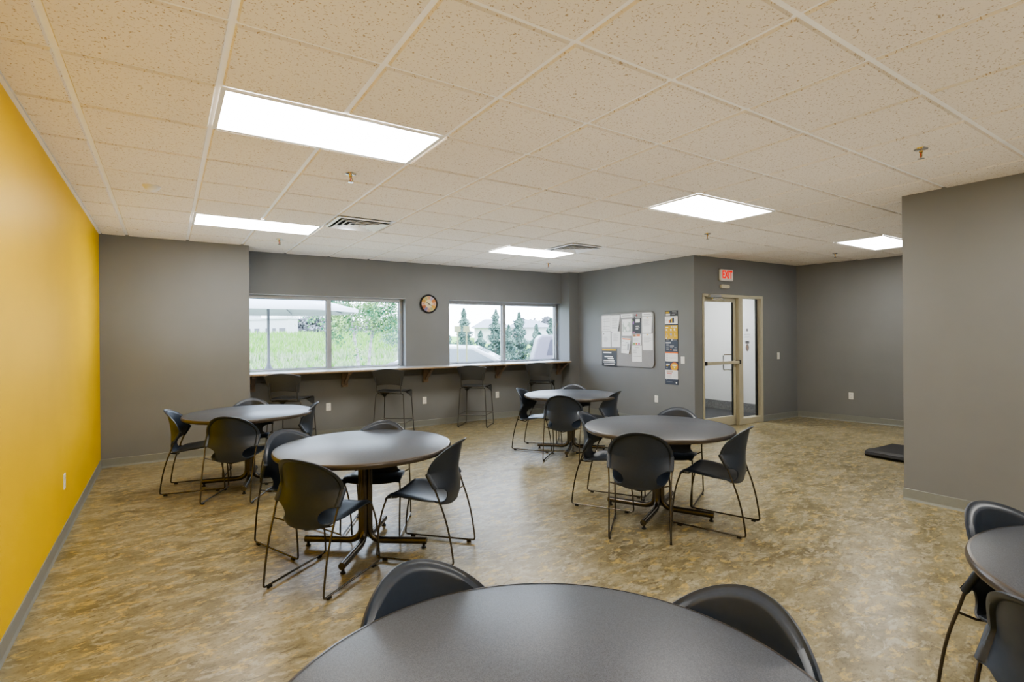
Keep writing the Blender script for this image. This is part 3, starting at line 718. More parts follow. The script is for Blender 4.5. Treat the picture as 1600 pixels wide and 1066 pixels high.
# exit sign
t = thing('exit_sign', 'white box exit sign with glowing red letters above the glass door', 'exit sign')
W_door.place(t, W_door.u_of(7.905, 2.25), 2.445)
MB().box((-.155, -.05, -.095), (.155, 0, .095)).build('housing', M['white'], t, bevel=.018, segs=3)
MB().box((-.125, -.053, -.075), (.125, -.049, .075)).build('face', M['white'], t, bevel=.004)
text_mesh('EXIT', .170, M['exitred'], t, (-.004, -.0545, 0), 'lettering', .001, sx=.70, bold=.005)
t = thing('door_sensor', 'small almond coloured sensor bar between the exit sign and the door', 'sensor')
W_door.place(t, W_door.u_of(7.885, 2.25), 2.262)
MB().prism(rrect(-.105, -.03, .105, .03, .028), -.035, 0, 'y').build('housing', M['almond'], t, bevel=.006)
MB().lathe([(.014, -.035), (.014, -.039), (.006, -.042)], (-.07, 0, 0), 16, 'y').build('lens', M['almond'], t)

# ------------------------------------------------------------------ folded mat in the alcove and cord
t = thing('floor_mat', 'black rubber mat folded over on the floor of the right alcove', 'mat', (7.42, -.16, 0), R(3))
# cross-section (x', z) of a folded sheet, extruded along its length
prof = [(0.9, .010), (.25, .009), (.08, .010), (.03, .018), (.012, .036), (.02, .056), (.05, .068), (.12, .070), (.3, .055), (.6, .04), (.9, .032)]
b = MB(); rows = []
for yq in (-.26, -.1, .06, .2): rows.append([(x+.02*math.sin(yq*9), yq, z) for x, z in prof])
b.grid(rows, thick=-.009); b.build('folded_sheet', M['black'], t)
pr2 = [(.9, .020), (.3, .022), (.12, .028), (.085, .038), (.11, .046), (.3, .036), (.9, .026)]
b = MB(); b.grid([[(x, yq, z) for x, z in pr2] for yq in (-.25, 0., .19)], thick=-.004); b.build('inner_fold', M['black'], t)

# ------------------------------------------------------------------ tables
def make_table():
    t = thing('round_table', '', 'table')
    r, z = .605, .73
    MB().lathe([(r-.03, z-.036), (r-.012, z-.034), (r-.010, z-.001), (r-.012, z), (.002, z)], n=96).build('tabletop', M['lam'], t)
    rm = MB(); n = 96
    prof = [(r-.012, z-.036), (r-.004, z-.034), (r+.001, z-.027), (r+.003, z-.018), (r+.001, z-.008), (r-.004, z-.0015), (r-.012, z+.0008)]
    V = []; F = []
    for q, h_ in prof:
        for k in range(n): a = 2*math.pi*k/n; V.append((q*math.cos(a), q*math.sin(a), h_))
    for i in range(len(prof)-1):
        for k in range(n): F.append((i*n+k, i*n+(k+1) % n, (i+1)*n+(k+1) % n, (i+1)*n+k))
    rm.add(V, F); rm.build('edge_band', M['rim'], t)
    pl = MB(); pl.box((-.22, -.03, z-.05), (.22, .03, z-.036)); pl.box((-.03, -.22, z-.05), (.03, .22, z-.0365)); pl.build('top_plate', M['bronze'], t)
    for k in range(4):
        a = k*math.pi/2; c, s_ = math.cos(a), math.sin(a)
        P = [(.027*c, .027*s_, z-.045), (.027*c, .027*s_, .052), (.44*c, .44*s_, .052)]
        lg = MB(); lg.tube(P, .0235, 16, fillet=.10, fs=8); L_ = lg.build('leg', M['bronze'], t)
        gl = MB(); gl.lathe([(.017, 0), (.018, .008), (.010, .012), (.010, .032)], (.42*c, .42*s_, 0), 14); gl.build('glide', M['black'], L_)
    return t
RT = Repeat(make_table())
TC = {1: (1.097, 3.12, -14), 2: (1.56, .79, -37), 3: (3.82, .09, 26), 4: (4.79, 2.39, 43), 5: (1.015, -2.097, 20), 6: (2.9235, -2.816, 10)}
TL = {1: 'grey round table nearest the yellow wall, in front of the taupe back wall', 2: 'grey round table left of centre, with four chairs and its pedestal legs in full view',
      3: 'grey round table right of centre, in front of the glass door', 4: 'smallest looking grey round table at the back, near the bulletin board',
      5: 'large grey round tabletop in the foreground at the bottom of the view', 6: 'grey round table cut off by the right edge of the view'}
for k, (x, y, a) in TC.items(): RT.put((x, y, 0), R(a), TL[k], 'round break room tables')

# ------------------------------------------------------------------ stacking chairs
def make_chair():
    t = thing('stacking_chair', '', 'chair')
    pl = M['chair']
    # seat
    rows = []; nv, nu = 14, 14
    for i in range(nv+1):
        q = i/nv; y = -.192+q*.405
        w = .188+.030*min(1, q*1.6)
        if q > .9: w -= .012*((q-.9)/.1)**2
        row = []
        for j in range(nu+1):
            u = -1+2*j/nu
            zc_ = .363+.039*min(1., q/.75)**1.1
            side = (.042-.024*q)*abs(u)**2.4
            fall = -.016*max(0, (q-.84)/.16)**2
            z = zc_+side+fall+.022*q-.013*(1 if abs(u) > .99 else 0)*min(1., q*3)-.014*(1 if q > .99 else 0)
            yy = y+.062*abs(u)**3.2*max(0., 1-q/.35)**1.6+(.012*(1-u*u) if q > .97 else 0)
            row.append((u*w, yy, z))
        rows.append(row)
    sb = MB(); sb.grid(rows, thick=-.011); sb.build('seat', pl, t, bevel=.003)
    # backrest shell with waisted web
    zs, hw = .600, .236
    rows = []
    def yc(z):
        K = [(.36, -.180), (.375, -.192), (.40, -.203), (.46, -.209), (.55, -.213), (.62, -.220), (.70, -.234), (.80, -.256)]
        for (a, ya), (b_, yb) in zip(K, K[1:]):
            if z <= b_: return ya+(yb-ya)*(z-a)/(b_-a)
        return K[-1][1]
    def pt(x, z):
        k = .068+(.138-.068)*min(1, max(0, (z-.50)/.095))
        if z < .5: k = .068*max(0, (z-.37)/.13)
        y = yc(z)+k*(abs(x)/hw)**1.8
        e = 1-math.sqrt((x/hw)**2+max(0, (z-zs)/.196)**2)
        lim = .125
        if e < lim and z > .49:
            q = min(1., (lim-e)/.075); q = q*q*(3-2*q)
            y -= (.019*q+.004*(lim-e)/lim)*min(1., (z-.49)/.018)
        return (x, y, z)
    RH = [0, .16, .32, .48, .62, .74, .82, .855, .88, .905, .935, .968, 1.]
    US = [-r_ for r_ in reversed(RH[1:])]+RH
    bb = MB()
    bb.grid([[pt(hw*r_*math.cos(math.pi*k/36), zs+.196*r_*math.sin(math.pi*k/36)) for k in range(37)] for r_ in RH])
    rows = [[pt(w*u, z) for u in US] for z, w in ((zs, hw), (.59, hw), (.575, hw), (.5625, hw), (.55, hw-.0005), (.5375, hw-.0007), (.525, hw-.001), (.508, hw-.003), (.502, .222), (.498, .195), (.492, .170), (.482, .148))]
    for q, w in ((.0, .131), (.16, .121), (.33, .117), (.5, .119), (.66, .128), (.8, .144), (.9, .162), (1., .186)):
        row = []
        for u in US:
            x = w*u; a = abs(x)/.188
            z = .470+(.361+.043*a**2.4-.470)*q
            y0_ = pt(x, z)[1]; yr_ = -.193+.062*a**3.2
            row.append((x, y0_+(yr_-y0_)*q**2.2, z))
        rows.append(row)
    bb.grid(rows); br = bb.build('backrest', pl, t, sharp=50, weld=.0004)
    so_ = br.modifiers.new('thickness', 'SOLIDIFY'); so_.thickness = .0085; so_.offset = 0.; so_.use_even_offset = False
    bv_ = br.modifiers.new('bevel', 'BEVEL'); bv_.width = .002; bv_.segments = 2; bv_.limit_method = 'ANGLE'; bv_.angle_limit = R(50)
    # frame
    for s_ in (-1, 1):
        x = s_*.216
        top = (s_*.229, -.100, .594); sb_ = (s_*.227, -.150, .505)
        P = [top, sb_, (s_*.221, -.178, .425), (s_*.219, -.215, .325), (s_*.217, -.243, .22), (x, -.262, .11), (x, -.273, .017), (x, -.10, .017), (x, .10, .017), (x, .276, .017), (x, .271, .12), (x, .258, .225), (x, .236, .325), (s_*.207, .203, .4165), (s_*.195, .180, .4165)]
        fm = MB(); fm.tube(P, .0062, 10, fillet=[.1, .1, .1, .1, .1, .1, .022, .01, .01, .022, .1, .1, .1, .012, .012], fs=4); fo = fm.build('side_frame', M['bronze'], t)
        for yq in (-.225, .215):
            g_ = MB(); g_.box((x-.008, yq-.016, 0), (x+.008, yq+.016, .0125)); g_.build('glide', M['black'], fo, bevel=.002)
        sl = MB(); d = (Vector(top)-Vector(sb_)).normalized()
        sl.tube([Vector(sb_)-d*.004, Vector(sb_)+d*.02, Vector(top)-d*.005, Vector(top)+d*.007], [.0125, .014, .0155, .012], 12); sl.build('sleeve', pl, br)
    for (y, z) in ((-.186, .392), (.175, .414)):
        cbm = MB(); xx = .221 if y < 0 else .17
        if y < 0: cbm.tube([(-.2205, y, .405), (-.17, y+.03, .385), (0, y+.025, .346), (.17, y+.03, .385), (.2205, y, .405)], .005, 8)
        else: cbm.tube([(-xx-.02, y, z), (-.12, y, .396), (.12, y, .396), (xx+.02, y, z)], .006, 8)
        cbm.build('cross_bar', M['bronze'], t)
    return t
RC = Repeat(make_chair())
CH = [
 (.63, 3.235, -12, 'charcoal chair on the left of the table by the yellow wall, seen in profile'),
 (.945, 2.66, 61, 'charcoal chair with its back to the camera at the table by the yellow wall'),
 (1.145, 3.60, -104, 'charcoal chair at the far side of the table by the yellow wall'),
 (1.49, 3.08, 165, 'charcoal chair right of the table by the yellow wall, in front of the first stool'),
 (1.20, .48, 37, 'charcoal chair with its back to the camera at the table left of centre'),
 (1.21, 1.13, -69, 'charcoal chair on the left of the table left of centre, partly behind the nearer chair'),
 (1.766, 1.126, -121, 'charcoal chair at the far side of the table left of centre'),
 (1.90, .475, 132, 'charcoal chair right of the table left of centre, its seat open to view'),
 (3.405, -.10, 40.6, 'charcoal chair with its back to the camera at the table before the glass door'),
 (3.68, .535, -60, 'charcoal chair on the left of the table before the glass door'),
 (4.25, .29, 207, 'charcoal chair at the far side of the table before the glass door'),
 (4.0, -.335, 109, 'charcoal chair right of the table before the glass door, seen in profile'),
 (4.435, 2.065, 38.7, 'charcoal chair with its back to the camera at the rear table by the bulletin board'),
 (4.49, 2.73, -57, 'charcoal chair on the left of the rear table by the bulletin board'),
 (5.105, 2.72, -132, 'charcoal chair at the far side of the rear table, below the bulletin board'),
 (4.998, 2.067, 114, 'charcoal chair right of the rear table, its thin side edge towards the view'),
 (1.03, -1.64, -86, 'top of a charcoal chair tucked in at the left of the foreground table'),
 (1.455, -2.112, 190, 'top of a charcoal chair tucked in at the right of the foreground table'),
 (3.08, -2.41, -113, 'charcoal chair behind the table at the right edge of the view'),
 (2.49, -2.625, -22, 'charcoal chair at the bottom right corner, in front of the table cut off there'),
]
for x, y, a, l in CH: RC.put((x, y, 0), R(a-90), l, 'charcoal stacking chairs')

# ------------------------------------------------------------------ counter stools
def make_stool():
    t = thing('counter_stool', '', 'stool')
    pl = M['stoolplastic']; zs = .665
    rows = []
    for i in range(13):
        q = i/12; y = -.20+.42*q; row = []
        w = .205+.02*math.sin(math.pi*min(1, q*1.1)*.5)
        for j in range(15):
            u = -1+2*j/14
            z = zs-.018*(1-u*u)*math.sin(math.pi*min(1, q*1.05)) + .006*u*u
            if q > .86: z -= .020*((q-.86)/.14)**2
            row.append((u*w, y-.035*(1-u*u)*(1-q)**4, z))
        rows.append(row)
    b = MB(); b.grid(rows, thick=-.012)
    b.build('seat', pl, t, bevel=.003)
    # waterfall apron with the arched lower edge and two side gussets
    ap = MB(); r0 = []; r1 = []
    for j in range(17):
        u = -1+2*j/16; arch = .10*abs(u)**3+.012
        r0.append((u*.222, .219, zs-.012)); r1.append((u*.222, .226, zs-.012-arch))
    ap.grid([r0, r1], thick=.008)
    for s_ in (-1, 1):
        ap.add([(s_*.224, .224, zs-.005), (s_*.226, .226, zs-.115), (s_*.226, .20, zs-.115), (s_*.222, -.02, zs-.012), (s_*.216, .224, zs-.005), (s_*.218, .226, zs-.115), (s_*.218, .20, zs-.115), (s_*.214, -.02, zs-.012)],
               [(0, 1, 2, 3), (7, 6, 5, 4), (0, 4, 5, 1), (1, 5, 6, 2), (2, 6, 7, 3), (3, 7, 4, 0)], False)
    ap.build('apron', pl, t)
    # back
    rows = []
    for i in range(9):
        q = i/8; row = []
        for j in range(17):
            u = -1+2*j/16
            w = .195+.055*q**1.1
            z0 = .765+.022*(1-u*u); z1 = .985+.040*(1-u*u)
            z = z0+(z1-z0)*q
            row.append((u*w, -.225-.045*q-.045*(1-u*u)+.02, z))
        rows.append(row)
    b = MB(); b.grid(rows, thick=-.009); b.build('backrest', pl, t, bevel=.002)
    tb = M['stooltube']
    for s_ in (-1, 1):
        b = MB(); b.tube([(s_*.178, -.16, .645), (s_*.183, -.214, .655), (s_*.184, -.226, .70), (s_*.186, -.243, .80), (s_*.188, -.262, .895)], .0085, 10, fillet=.02)
        b.build('back_post', tb, t)
        x0, x1 = s_*.205, s_*.245
        b = MB(); b.tube([(s_*.17, -.17, .642), (s_*.212, -.19, .640), (x1, -.245, .012), (x1, .245, .012), (s_*.213, .213, .640), (s_*.18, .17, .642)], .0075, 10, fillet=.025)
        fo = b.build('side_frame', tb, t)
        for yq in (-.21, .21): g_ = MB(); g_.lathe([(.010, 0), (.011, .006), (.008, .012)], (x1, yq, 0), 10); g_.build('glide', M['black'], fo)
    xf = .236; yr, yf = -.231, .236
    b = MB(); b.tube([(-xf, yr, .205), (xf, yr, .205)], .0062, 8); b.tube([(-xf, yf, .205), (xf, yf, .205)], .0062, 8); b.tube([(-xf, yr, .205), (-xf, yf, .205)], .0062, 8); b.tube([(xf, yr, .205), (xf, yf, .205)], .0062, 8)
    b.build('foot_ring', tb, t)
    b = MB(); b.tube([(-.19, -.175, .642), (.19, -.175, .642)], .007, 8); b.tube([(-.19, .165, .640), (.19, .165, .640)], .007, 8); b.build('seat_frame', tb, t)
    return t
RK = Repeat(make_stool())
for x, y, a, l in ((1.81, 4.77, 55, 'counter stool at the far left, first of the four under the left window'), (3.285, 4.80, 51, 'second counter stool from the left, at the right part of the left window'),
                   (4.71, 4.77, 45, 'third counter stool from the left, below the white car in the right window'), (6.07, 4.76, 46, 'counter stool at the far right, behind the rear table')):
    RK.put((x, y, 0), R(a-90), l, 'charcoal stools along the bar counter')

# ------------------------------------------------------------------ outdoors
tag(MB().box((-60, 5.6, -.35), (120, 140, -.20)).build('lawn', M['lawn']), kind='structure')
tag(MB().box((4.9, 5.75, -.2), (60, 17.5, -.18)).build('parking_lot', M['asphalt']), kind='structure')
def leaf_cloud(b, fn, n, size, rg):
    for _ in range(n):
        p = Vector(fn(rg)); s_ = size*(.6+.8*rg.random())
        a = Vector((rg.uniform(-1, 1), rg.uniform(-1, 1), rg.uniform(-1, 1))).normalized(); c = a.orthogonal().normalized()
        d = a.cross(c)
        b.add([p-c*s_, p+d*s_*.6, p+c*s_, p-d*s_*.6], [(0, 1, 2, 3)], False)
# meadow: rising bank of tall grass
rg = random.Random(3)
b = MB(); rows = []
for i in range(9):
    y = 26+i*5.; rows.append([(x, y, -.2+min(1.9, max(0, (i-.5)*.30))+.12*math.sin(x*.7+i)) for x in range(-22, 34, 2)])
b.grid(rows); tag(b.build('meadow_bank', M['meadow']), kind='structure')
b = MB()
for k in range(17000):
    y = 25.5+rg.random()**1.1*34; x = rg.uniform(.10*y, .41*y+2)
    i = (y-26)/5.; z = -.2+min(1.9, max(0, (i-.5)*.30))
    h_ = rg.uniform(.35, .8) if y > 30 else rg.uniform(.15, .45); w_ = rg.uniform(.05, .12); dx = rg.uniform(-.25, .25); a = rg.uniform(-.6, .6)
    b.cur = 1 if rg.random() < (.75 if y < 33 else .2) else 0
    b.add([(x-w_*math.cos(a), y-w_*math.sin(a), z-.05), (x+w_*math.cos(a), y+w_*math.sin(a), z-.05), (x+dx, y, z+h_)], [(0, 1, 2)], False)
tag(b.build('meadow_grass', [M['meadow'], M['meadow2']]), 'tall green meadow grass beyond the left window', 'grass', kind='stuff')

def at_px(px, dist):
    """ground point seen at image column px at a given horizontal depth"""
    yaw = .5829; a = (px-800)/817.27
    return (.3887+dist*(math.sin(yaw)+a*math.cos(yaw)), -2.9039+dist*(math.cos(yaw)-a*math.sin(yaw)))
def zpx(py, d): return 1.4928-(py-525.5-.0)*d/817.27
def tree_birch(label, base, lean, crown_c, crown_r, hgt, seed, n=1500, leafm='leaf'):
    rg = random.Random(seed); t = thing('birch_tree', label, 'tree', (base[0], base[1], -.2), 0, 'birch trees beyond the left window')
    top = (lean[0], lean[1], hgt)
    P = [(0, 0, 0), (lean[0]*.2, lean[1]*.2, hgt*.3), (lean[0]*.55, lean[1]*.5, hgt*.6), top]
    b = MB(); b.tube(P, [.075, .06, .045, .015], 8)
    for k in range(9):
        f_ = .45+.055*k; p = Vector((lean[0]*f_, lean[1]*f_, hgt*f_)); d = Vector((rg.uniform(-1, 1), rg.uniform(-1, 1), rg.uniform(.3, .9)))
        b.tube([p, p+d*.5, p+d*.9+Vector((0, 0, -.1))], [.02, .013, .005], 5)
    b.build('trunk', M['bark'], t)
    c = MB(); cl = [(Vector((rg.gauss(0, .5)*crown_r[0], rg.gauss(0, .5)*crown_r[1], rg.gauss(0, .5)*crown_r[2])), rg.uniform(.25, .6)) for _ in range(34)]
    def fn(r_):
        p, q = cl[r_.randrange(len(cl))]
        return (crown_c[0]+p.x+r_.gauss(0, q*.5), crown_c[1]+p.y+r_.gauss(0, q*.5), crown_c[2]+p.z+r_.gauss(0, q*.5))
    leaf_cloud(c, fn, n, .05, rg); c.build('foliage', M[leafm], t)
    return t
x, y = at_px(562, 20.); tree_birch('slim birch with a leaning white trunk, left of the pair beyond the left window', (x, y), (-.45, .1), (-.55, 0, 2.45), (1.25, .8, .8), 3.4, 5, 3600)
x, y = at_px(574, 21.); tree_birch('taller birch with a white trunk, right of the pair beyond the left window', (x, y), (.55, .2), (.55, 0, 2.55), (1.0, .8, .85), 3.9, 6, 4200)
x, y = at_px(622, 26.); tree_birch('leafy tree at the right edge of the left window', (x, y), (.1, .2), (0, 0, 1.9), (.8, .8, .8), 3.0, 8, 2200, 'leaf2')

# umbrella outside
x, y = at_px(419.5, 12.6)
t = thing('patio_umbrella', 'large pale grey patio umbrella on a dark pole outside the left window', 'umbrella', (x, y, -.2), R(20))
MB().tube([(0, 0, .0), (0, 0, 2.95)], .032, 12).build('pole', M['pole'], t)
MB().lathe([(.32, 0), (.32, .05), (.07, .09), (.05, .2)], n=24).build('base', M['pole'], t)
MB().lathe([(.11, .86), (.10, .95), (.06, 1.02), (.04, 1.10)], n=20).build('collar', M['pole'], t)
b = MB(); n8 = 8; rw = 2.1
rows = []
for k in range(n8+1):
    a = 2*math.pi*k/n8; rows.append([(rw*q*math.cos(a), rw*q*math.sin(a), 2.38+.5*(1-q)**.9) for q in (.02, .25, .5, .75, 1.)]+[(rw*1.0*math.cos(a), rw*math.sin(a), 2.30)])
b.grid(rows); b.build('canopy', M['canvas'], t, sharp=0)
b = MB()
for k in range(n8):
    a = 2*math.pi*k/n8; b.tube([(.03*math.cos(a), .03*math.sin(a), 2.82), (rw*.98*math.cos(a), rw*.98*math.sin(a), 2.36)], .012, 6)
b.build('ribs', M['pole'], t)
# patio chair outside
x, y = at_px(614, 11.2)
t = thing('patio_chair', 'pale grey patio chair with rounded back outside the left window corner', 'chair', (x, y, -.2), R(150))
b = MB(); b.grid([[(-.2+.4*j/8, -.2-.10*(z-.45)-.03*(1-((j-4)/4)**2), z-(.05*((j-4)/4)**4 if z > 1.1 else 0)) for j in range(9)] for z in (.44, .6, .8, 1.0, 1.14)], thick=.02); b.build('backrest', M['patio'], t)
b = MB(); b.box((-.22, -.2, .42), (.22, .22, .45)); b.build('seat', M['patio'], t, bevel=.01)
for sx in (-1, 1):
    for sy in (-1, 1): MB().tube([(sx*.19, sy*.18, .42), (sx*.22, sy*.22, 0)], .018, 8).build('leg', M['patio'], t)

# white industrial building
x0, y0 = at_px(330, 72); x1, y1 = at_px(450, 66)
W = Wall((x0, y0), (x1, y1)); L_ = W.L
t = thing('warehouse', 'low white industrial building with dark dock doors beyond the meadow', 'building'); W.place(t, 0, 0)
zt = 3.9
MB().box((0, 0, 0), (L_, 1.6, zt)).build('walls', M['facade'], t)
MB().box((-.1, -.15, zt), (L_+.1, 1.6, zt+.25)).build('parapet', M['facade'], t)
MB().box((1.5, .6, zt+.2), (L_*.55, 1.5, zt+1.1)).build('upper_storey', M['facade'], t)
for px0, px1 in ((389, 395), (401.5, 408.5), (418, 422), (428, 432.5), (438, 446.5)):
    u0 = (px0-332)/118*L_; u1 = (px1-332)/118*L_
    MB().box((u0, -.06, 1.0), (u1, 0, 2.75)).build('dock_door', M['dock'], t)
# far trees
def blob_tree(label, px, d, wpx, top, mat, seed, name='bushy_tree', group=None, n=700, cone=False, bot=None, size=.16):
    rg = random.Random(seed); x, y = at_px(px, d); w_ = wpx*d/817/2; zt_ = zpx(top, d)+.2; zb = 0.
    t = thing(name, label, 'tree', (x, y, -.2), 0, group)
    MB().tube([(0, 0, 0), (0, 0, zt_*.75)], [.09*w_+.04, .02], 8).build('trunk', M['bark'] if not cone else M['bracketwood'], t)
    lumps = [(rg.uniform(.08, .95), rg.uniform(0, 6.283), rg.uniform(.35, .95)) for _ in range(26)]
    def fn(r_):
        if cone:
            q = r_.random()**1.35; rad = w_*(1-q)**.75*(.75+.25*math.sin(q*38+seed)); a = r_.uniform(0, 6.283); k = r_.random()**.4
            rad *= .82+.25*math.sin(a*3+q*9+seed)
            return (rad*k*math.cos(a), rad*k*math.sin(a), .1+q*(zt_-.1))
        l = lumps[r_.randrange(26)]; q, a, k = l; rad = w_*math.sin(math.pi*min(.95, q*.8+.2))**.6*k
        s_ = .2*min(w_, zt_)
        return (rad*math.cos(a)+r_.gauss(0, s_), rad*math.sin(a)+r_.gauss(0, s_), max(.05, min(zt_, q*zt_*.92+r_.gauss(0, s_*.6))))
    c = MB(); leaf_cloud(c, fn, n, size, rg); c.build('foliage', M[mat], t)
    return t
G1 = 'hazy far trees beyond the meadow'
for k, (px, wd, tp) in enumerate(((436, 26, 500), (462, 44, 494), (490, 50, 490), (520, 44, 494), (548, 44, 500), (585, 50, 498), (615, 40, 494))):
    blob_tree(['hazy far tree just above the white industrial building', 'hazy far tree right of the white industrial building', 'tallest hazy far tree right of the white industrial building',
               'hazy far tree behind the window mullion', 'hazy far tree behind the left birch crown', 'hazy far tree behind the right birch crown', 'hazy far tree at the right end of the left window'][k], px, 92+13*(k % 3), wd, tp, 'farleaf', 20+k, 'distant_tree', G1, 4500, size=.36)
G2 = 'arborvitae hedge beyond the parking lot'
for k, (px, wd, tp) in enumerate(((699, 46, 514), (725, 62, 482), (751, 54, 517), (775, 66, 484), (795, 50, 508), (811, 74, 489), (838, 56, 508), (861, 60, 499))):
    blob_tree(['low evergreen at the left edge of the right window', 'tall pointed evergreen behind the white car', 'low evergreen right of the tall one behind the white car', 'tall evergreen left of the right window mullion', 'low evergreen just right of the right window mullion',
               'broad tall evergreen in the right pane', 'low evergreen right of the broad one', 'evergreen at the right edge of the right window'][k], px, 21+(k % 2)*1.6, wd, tp, 'arbor', 40+k, 'arborvitae', G2, 7000, True, size=.045)
# house roofs behind
for (pa, pb_, pt, d, l) in ((735, 800, 497, 55, 'pale grey hipped roof of a house behind the hedge, left'), (790, 866, 499, 72, 'pale grey hipped roof of a house behind the hedge, right')):
    x0, y0 = at_px(pa, d); x1, y1 = at_px(pb_, d); W = Wall((x0, y0), (x1, y1)); L_ = W.L
    t = thing('house', l, 'house'); W.place(t, 0, 0, 0); zr = zpx(pt, d); ze = zpx(512, d)
    MB().box((.4, .4, -.2), (L_-.4, 7, ze)).build('walls', M['facade'], t)
    b = MB(); b.add([(0, 0, ze), (L_, 0, ze), (L_, 7.4, ze), (0, 7.4, ze), (L_*.3, 3.7, zr), (L_*.62, 3.7, zr)], [(0, 1, 5, 4), (1, 2, 5), (2, 3, 4, 5), (3, 0, 4), (3, 2, 1, 0)], False); b.build('roof', M['roof'], t)
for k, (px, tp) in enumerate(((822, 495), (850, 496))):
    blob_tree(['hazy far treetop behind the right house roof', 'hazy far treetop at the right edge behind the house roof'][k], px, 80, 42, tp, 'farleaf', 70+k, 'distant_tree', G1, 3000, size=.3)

# cars in the lot
def car(name, label, loc, rz, prof, wid, glassP, body, glass, wheels, wr):
    t = thing(name, label, 'car', loc, rz)
    b = MB(); n = len(prof); rows = []
    for s_, ins in ((-wid/2, .0), (-wid/2+.08, .05), (wid/2-.08, .05), (wid/2, .0)):
        rows.append([(x, s_, z-(0 if ins else .03*(z > .95))) for x, z in prof])
    b.prism(prof, -wid/2, wid/2, 'y'); b.build('body', body, t, bevel=.06, segs=3)
    for gp in glassP:
        for s_ in (-1, 1):
            g_ = MB(); g_.prism(gp, s_*(wid/2+.004), s_*(wid/2-.01), 'y'); g_.build('side_window', glass, t)
    for wx in wheels:
        for s_ in (-1, 1):
            w_ = MB(); w_.lathe([(wr*.55, s_*(wid/2+.012)), (wr*.92, s_*(wid/2+.02)), (wr, s_*(wid/2-.02)), (wr, s_*(wid/2-.2))], (wx, 0, wr), 28, 'y'); wo = w_.build('wheel', M['tyre'], t)
            h_ = MB(); h_.lathe([(wr*.6, s_*(wid/2+.014)), (wr*.5, s_*(wid/2+.03)), (.01, s_*(wid/2+.02))], (wx, 0, wr), 20, 'y'); h_.build('hub_cap', M['alu'], wo)
    return t
yawz = -.5829
x, y = at_px(722, 12.6)
sed = [(-2.3, .25), (-2.3, .8), (-1.7, .98), (-.95, 1.40), (-.4, 1.475), (.35, 1.44), (.80, 1.22), (1.15, 1.0), (2.1, .86), (2.35, .62), (2.35, .25)]
t = car('sedan', 'white sedan parked outside the right window', (x, y, -.18), yawz, sed, 1.75, [[(-1.3, 1.0), (-.85, 1.33), (-.42, 1.41), (-.42, 1.02)], [(-.36, 1.02), (-.36, 1.41), (.3, 1.38), (.95, 1.04)]], M['carwhite'], M['carglass'], (-1.4, 1.45), .32)
b = MB(); b.add([(.40, -.70, 1.43), (1.17, -.78, 1.01), (1.17, .78, 1.01), (.40, .70, 1.43)], [(0, 1, 2, 3)], False); b.build('windshield', M['carglass'], t)
x, y = at_px(884, 14.6)
suv = [(-1.05, .35), (-1.02, .75), (-.98, 1.05), (-.82, 1.62), (-.70, 1.70), (1.4, 1.72), (1.8, 1.6), (2.25, 1.12), (3.2, 1.0), (3.4, .8), (3.4, .35)]
car('sport_utility_vehicle', 'grey lilac boxy car parked at the right edge of the right window', (x, y, -.18), yawz, suv, 1.8, [[(-.60, 1.16), (-.50, 1.57), (.5, 1.59), (.5, 1.16)], [(.6, 1.16), (.6, 1.58), (1.5, 1.55), (2.0, 1.14)]], M['suv'], M['suvglass'], (-.62, 2.3), .46)
# sign posts
for px, l in ((715, 'pale yellow parking sign on a thin post, left of the two before the white car'), (729, 'pale yellow parking sign on a thin post, right of the two before the white car')):
    x, y = at_px(px, 10.4)
    t = thing('parking_sign', l, 'sign', (x, y, -.2), yawz, 'parking sign posts')
    MB().box((-.014, -.01, 0), (.014, .01, 1.86)).build('post', M['signy'], t)
    MB().box((-.064, -.014, 1.78), (.064, -.010, 1.90)).build('sign_plate', M['signy'], t, bevel=.003)

# ------------------------------------------------------------------ light
wd = bpy.data.worlds.new('World'); SC.world = wd; wd.use_nodes = True
nt = wd.node_tree; bg = nt.nodes['Background']
tc = N(nt, 'ShaderNodeTexCoord'); sp = N(nt, 'ShaderNodeSeparateXYZ'); cr = N(nt, 'ShaderNodeValToRGB')
nt.links.new(tc.outputs['Generated'], sp.inputs[0]); nt.links.new(sp.outputs['Z'], cr.inputs[0])
cr.color_ramp.elements[0].color = (.78, .87, 1., 1); cr.color_ramp.elements[1].color = (.50, .68, 1., 1); cr.color_ramp.elements[0].position = .05
nt.links.new(cr.outputs[0], bg.inputs['Color']); bg.inputs['Strength'].default_value = 9.5
su = bpy.data.lights.new('Sun', 'SUN'); su.energy = 3.2; su.angle = R(12); su.color = (1., .97, .92)
so = bpy.data.objects.new('Sun', su); COL.objects.link(so); so.rotation_euler = (R(40), R(-12), 0)
# the sun stands behind the building, so it lights the far side of the windows' view
for hh in (h1, h2):
    pl = bpy.data.lights.new('window_portal', 'AREA'); pl.shape = 'RECTANGLE'; pl.size = hh[1]-hh[0]; pl.size_y = ZH-ZS; pl.cycles.is_portal = True
    po = bpy.data.objects.new('window_portal', pl); COL.objects.link(po)
    po.location = W_win.at((hh[0]+hh[1])/2, -.23, (ZS+ZH)/2); po.rotation_euler = (R(-90), 0, W_win.a)

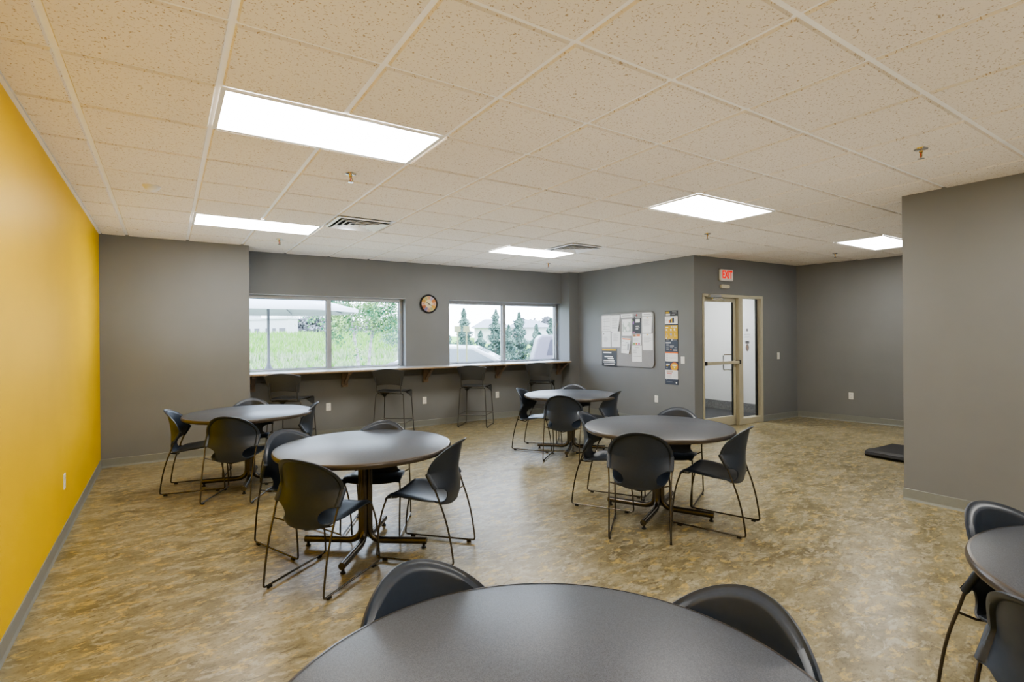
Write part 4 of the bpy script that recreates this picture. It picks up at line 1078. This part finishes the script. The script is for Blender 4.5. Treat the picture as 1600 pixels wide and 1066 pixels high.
# unseen spots added to brighten the ceiling from below, tinted warm to cool
def ceiling_fill(x, y, e, c):
    sl = bpy.data.lights.new('ceiling_fill_spot', 'SPOT'); sl.energy = e; sl.spot_size = R(170); sl.spot_blend = 1.; sl.shadow_soft_size = 0.; sl.color = c
    so = bpy.data.objects.new('ceiling_fill_spot', sl); COL.objects.link(so); so.location = (x, y, 1.0); so.rotation_euler = (R(180), 0, 0)
WARM, MID, COOL = (1., .93, .78), (1., .96, .90), (.86, .93, 1.)
for lx in (.6, 2.6, 4.6):
    for ly, e, c in ((-5.5, 22, WARM), (-3.2, 22, WARM), (-.9, 22, WARM if lx < 1 else MID), (1.4, 22, MID), (3.7, 36, COOL)):
        ceiling_fill(lx, ly, e, c)
ceiling_fill(6.2, 3.5, 32, COOL); ceiling_fill(6.6, .9, 22, MID); ceiling_fill(8.6, .5, 20, MID)

# ------------------------------------------------------------------ camera
cam = bpy.data.cameras.new('Camera'); co = bpy.data.objects.new('Camera', cam); COL.objects.link(co)
F_ = 817.27; yaw = .5829; roll = -.0083
c, s = math.cos(yaw), math.sin(yaw); cr_, sr_ = math.cos(roll), math.sin(roll)
r = Vector((c, -s, 0)); fw = Vector((s, c, 0)); u = Vector((0, 0, 1))
r3 = r*cr_+u*sr_; u3 = u*cr_-r*sr_
mw = Matrix.Identity(4)
for i in range(3): mw[i][0], mw[i][1], mw[i][2] = r3[i], u3[i], -fw[i]
mw.translation = Vector((.3887, -2.9039, H-1.2272)); co.matrix_world = mw
cam.sensor_width = 36; cam.sensor_fit = 'HORIZONTAL'; cam.lens = F_*36/1600; cam.shift_y = -7.619/1600
cam.clip_start = .02; cam.clip_end = 500
SC.camera = co
SC.view_settings.view_transform = 'AgX'; SC.view_settings.look = 'AgX - Medium High Contrast'; SC.view_settings.exposure = .1; SC.view_settings.gamma = 1.
SC.cycles.max_bounces = 10; SC.cycles.diffuse_bounces = 6; SC.cycles.glossy_bounces = 4; SC.cycles.transparent_max_bounces = 12
SC.cycles.sample_clamp_indirect = 6.; SC.cycles.caustics_reflective = False; SC.cycles.caustics_refractive = False
SC.cycles.use_denoising = True
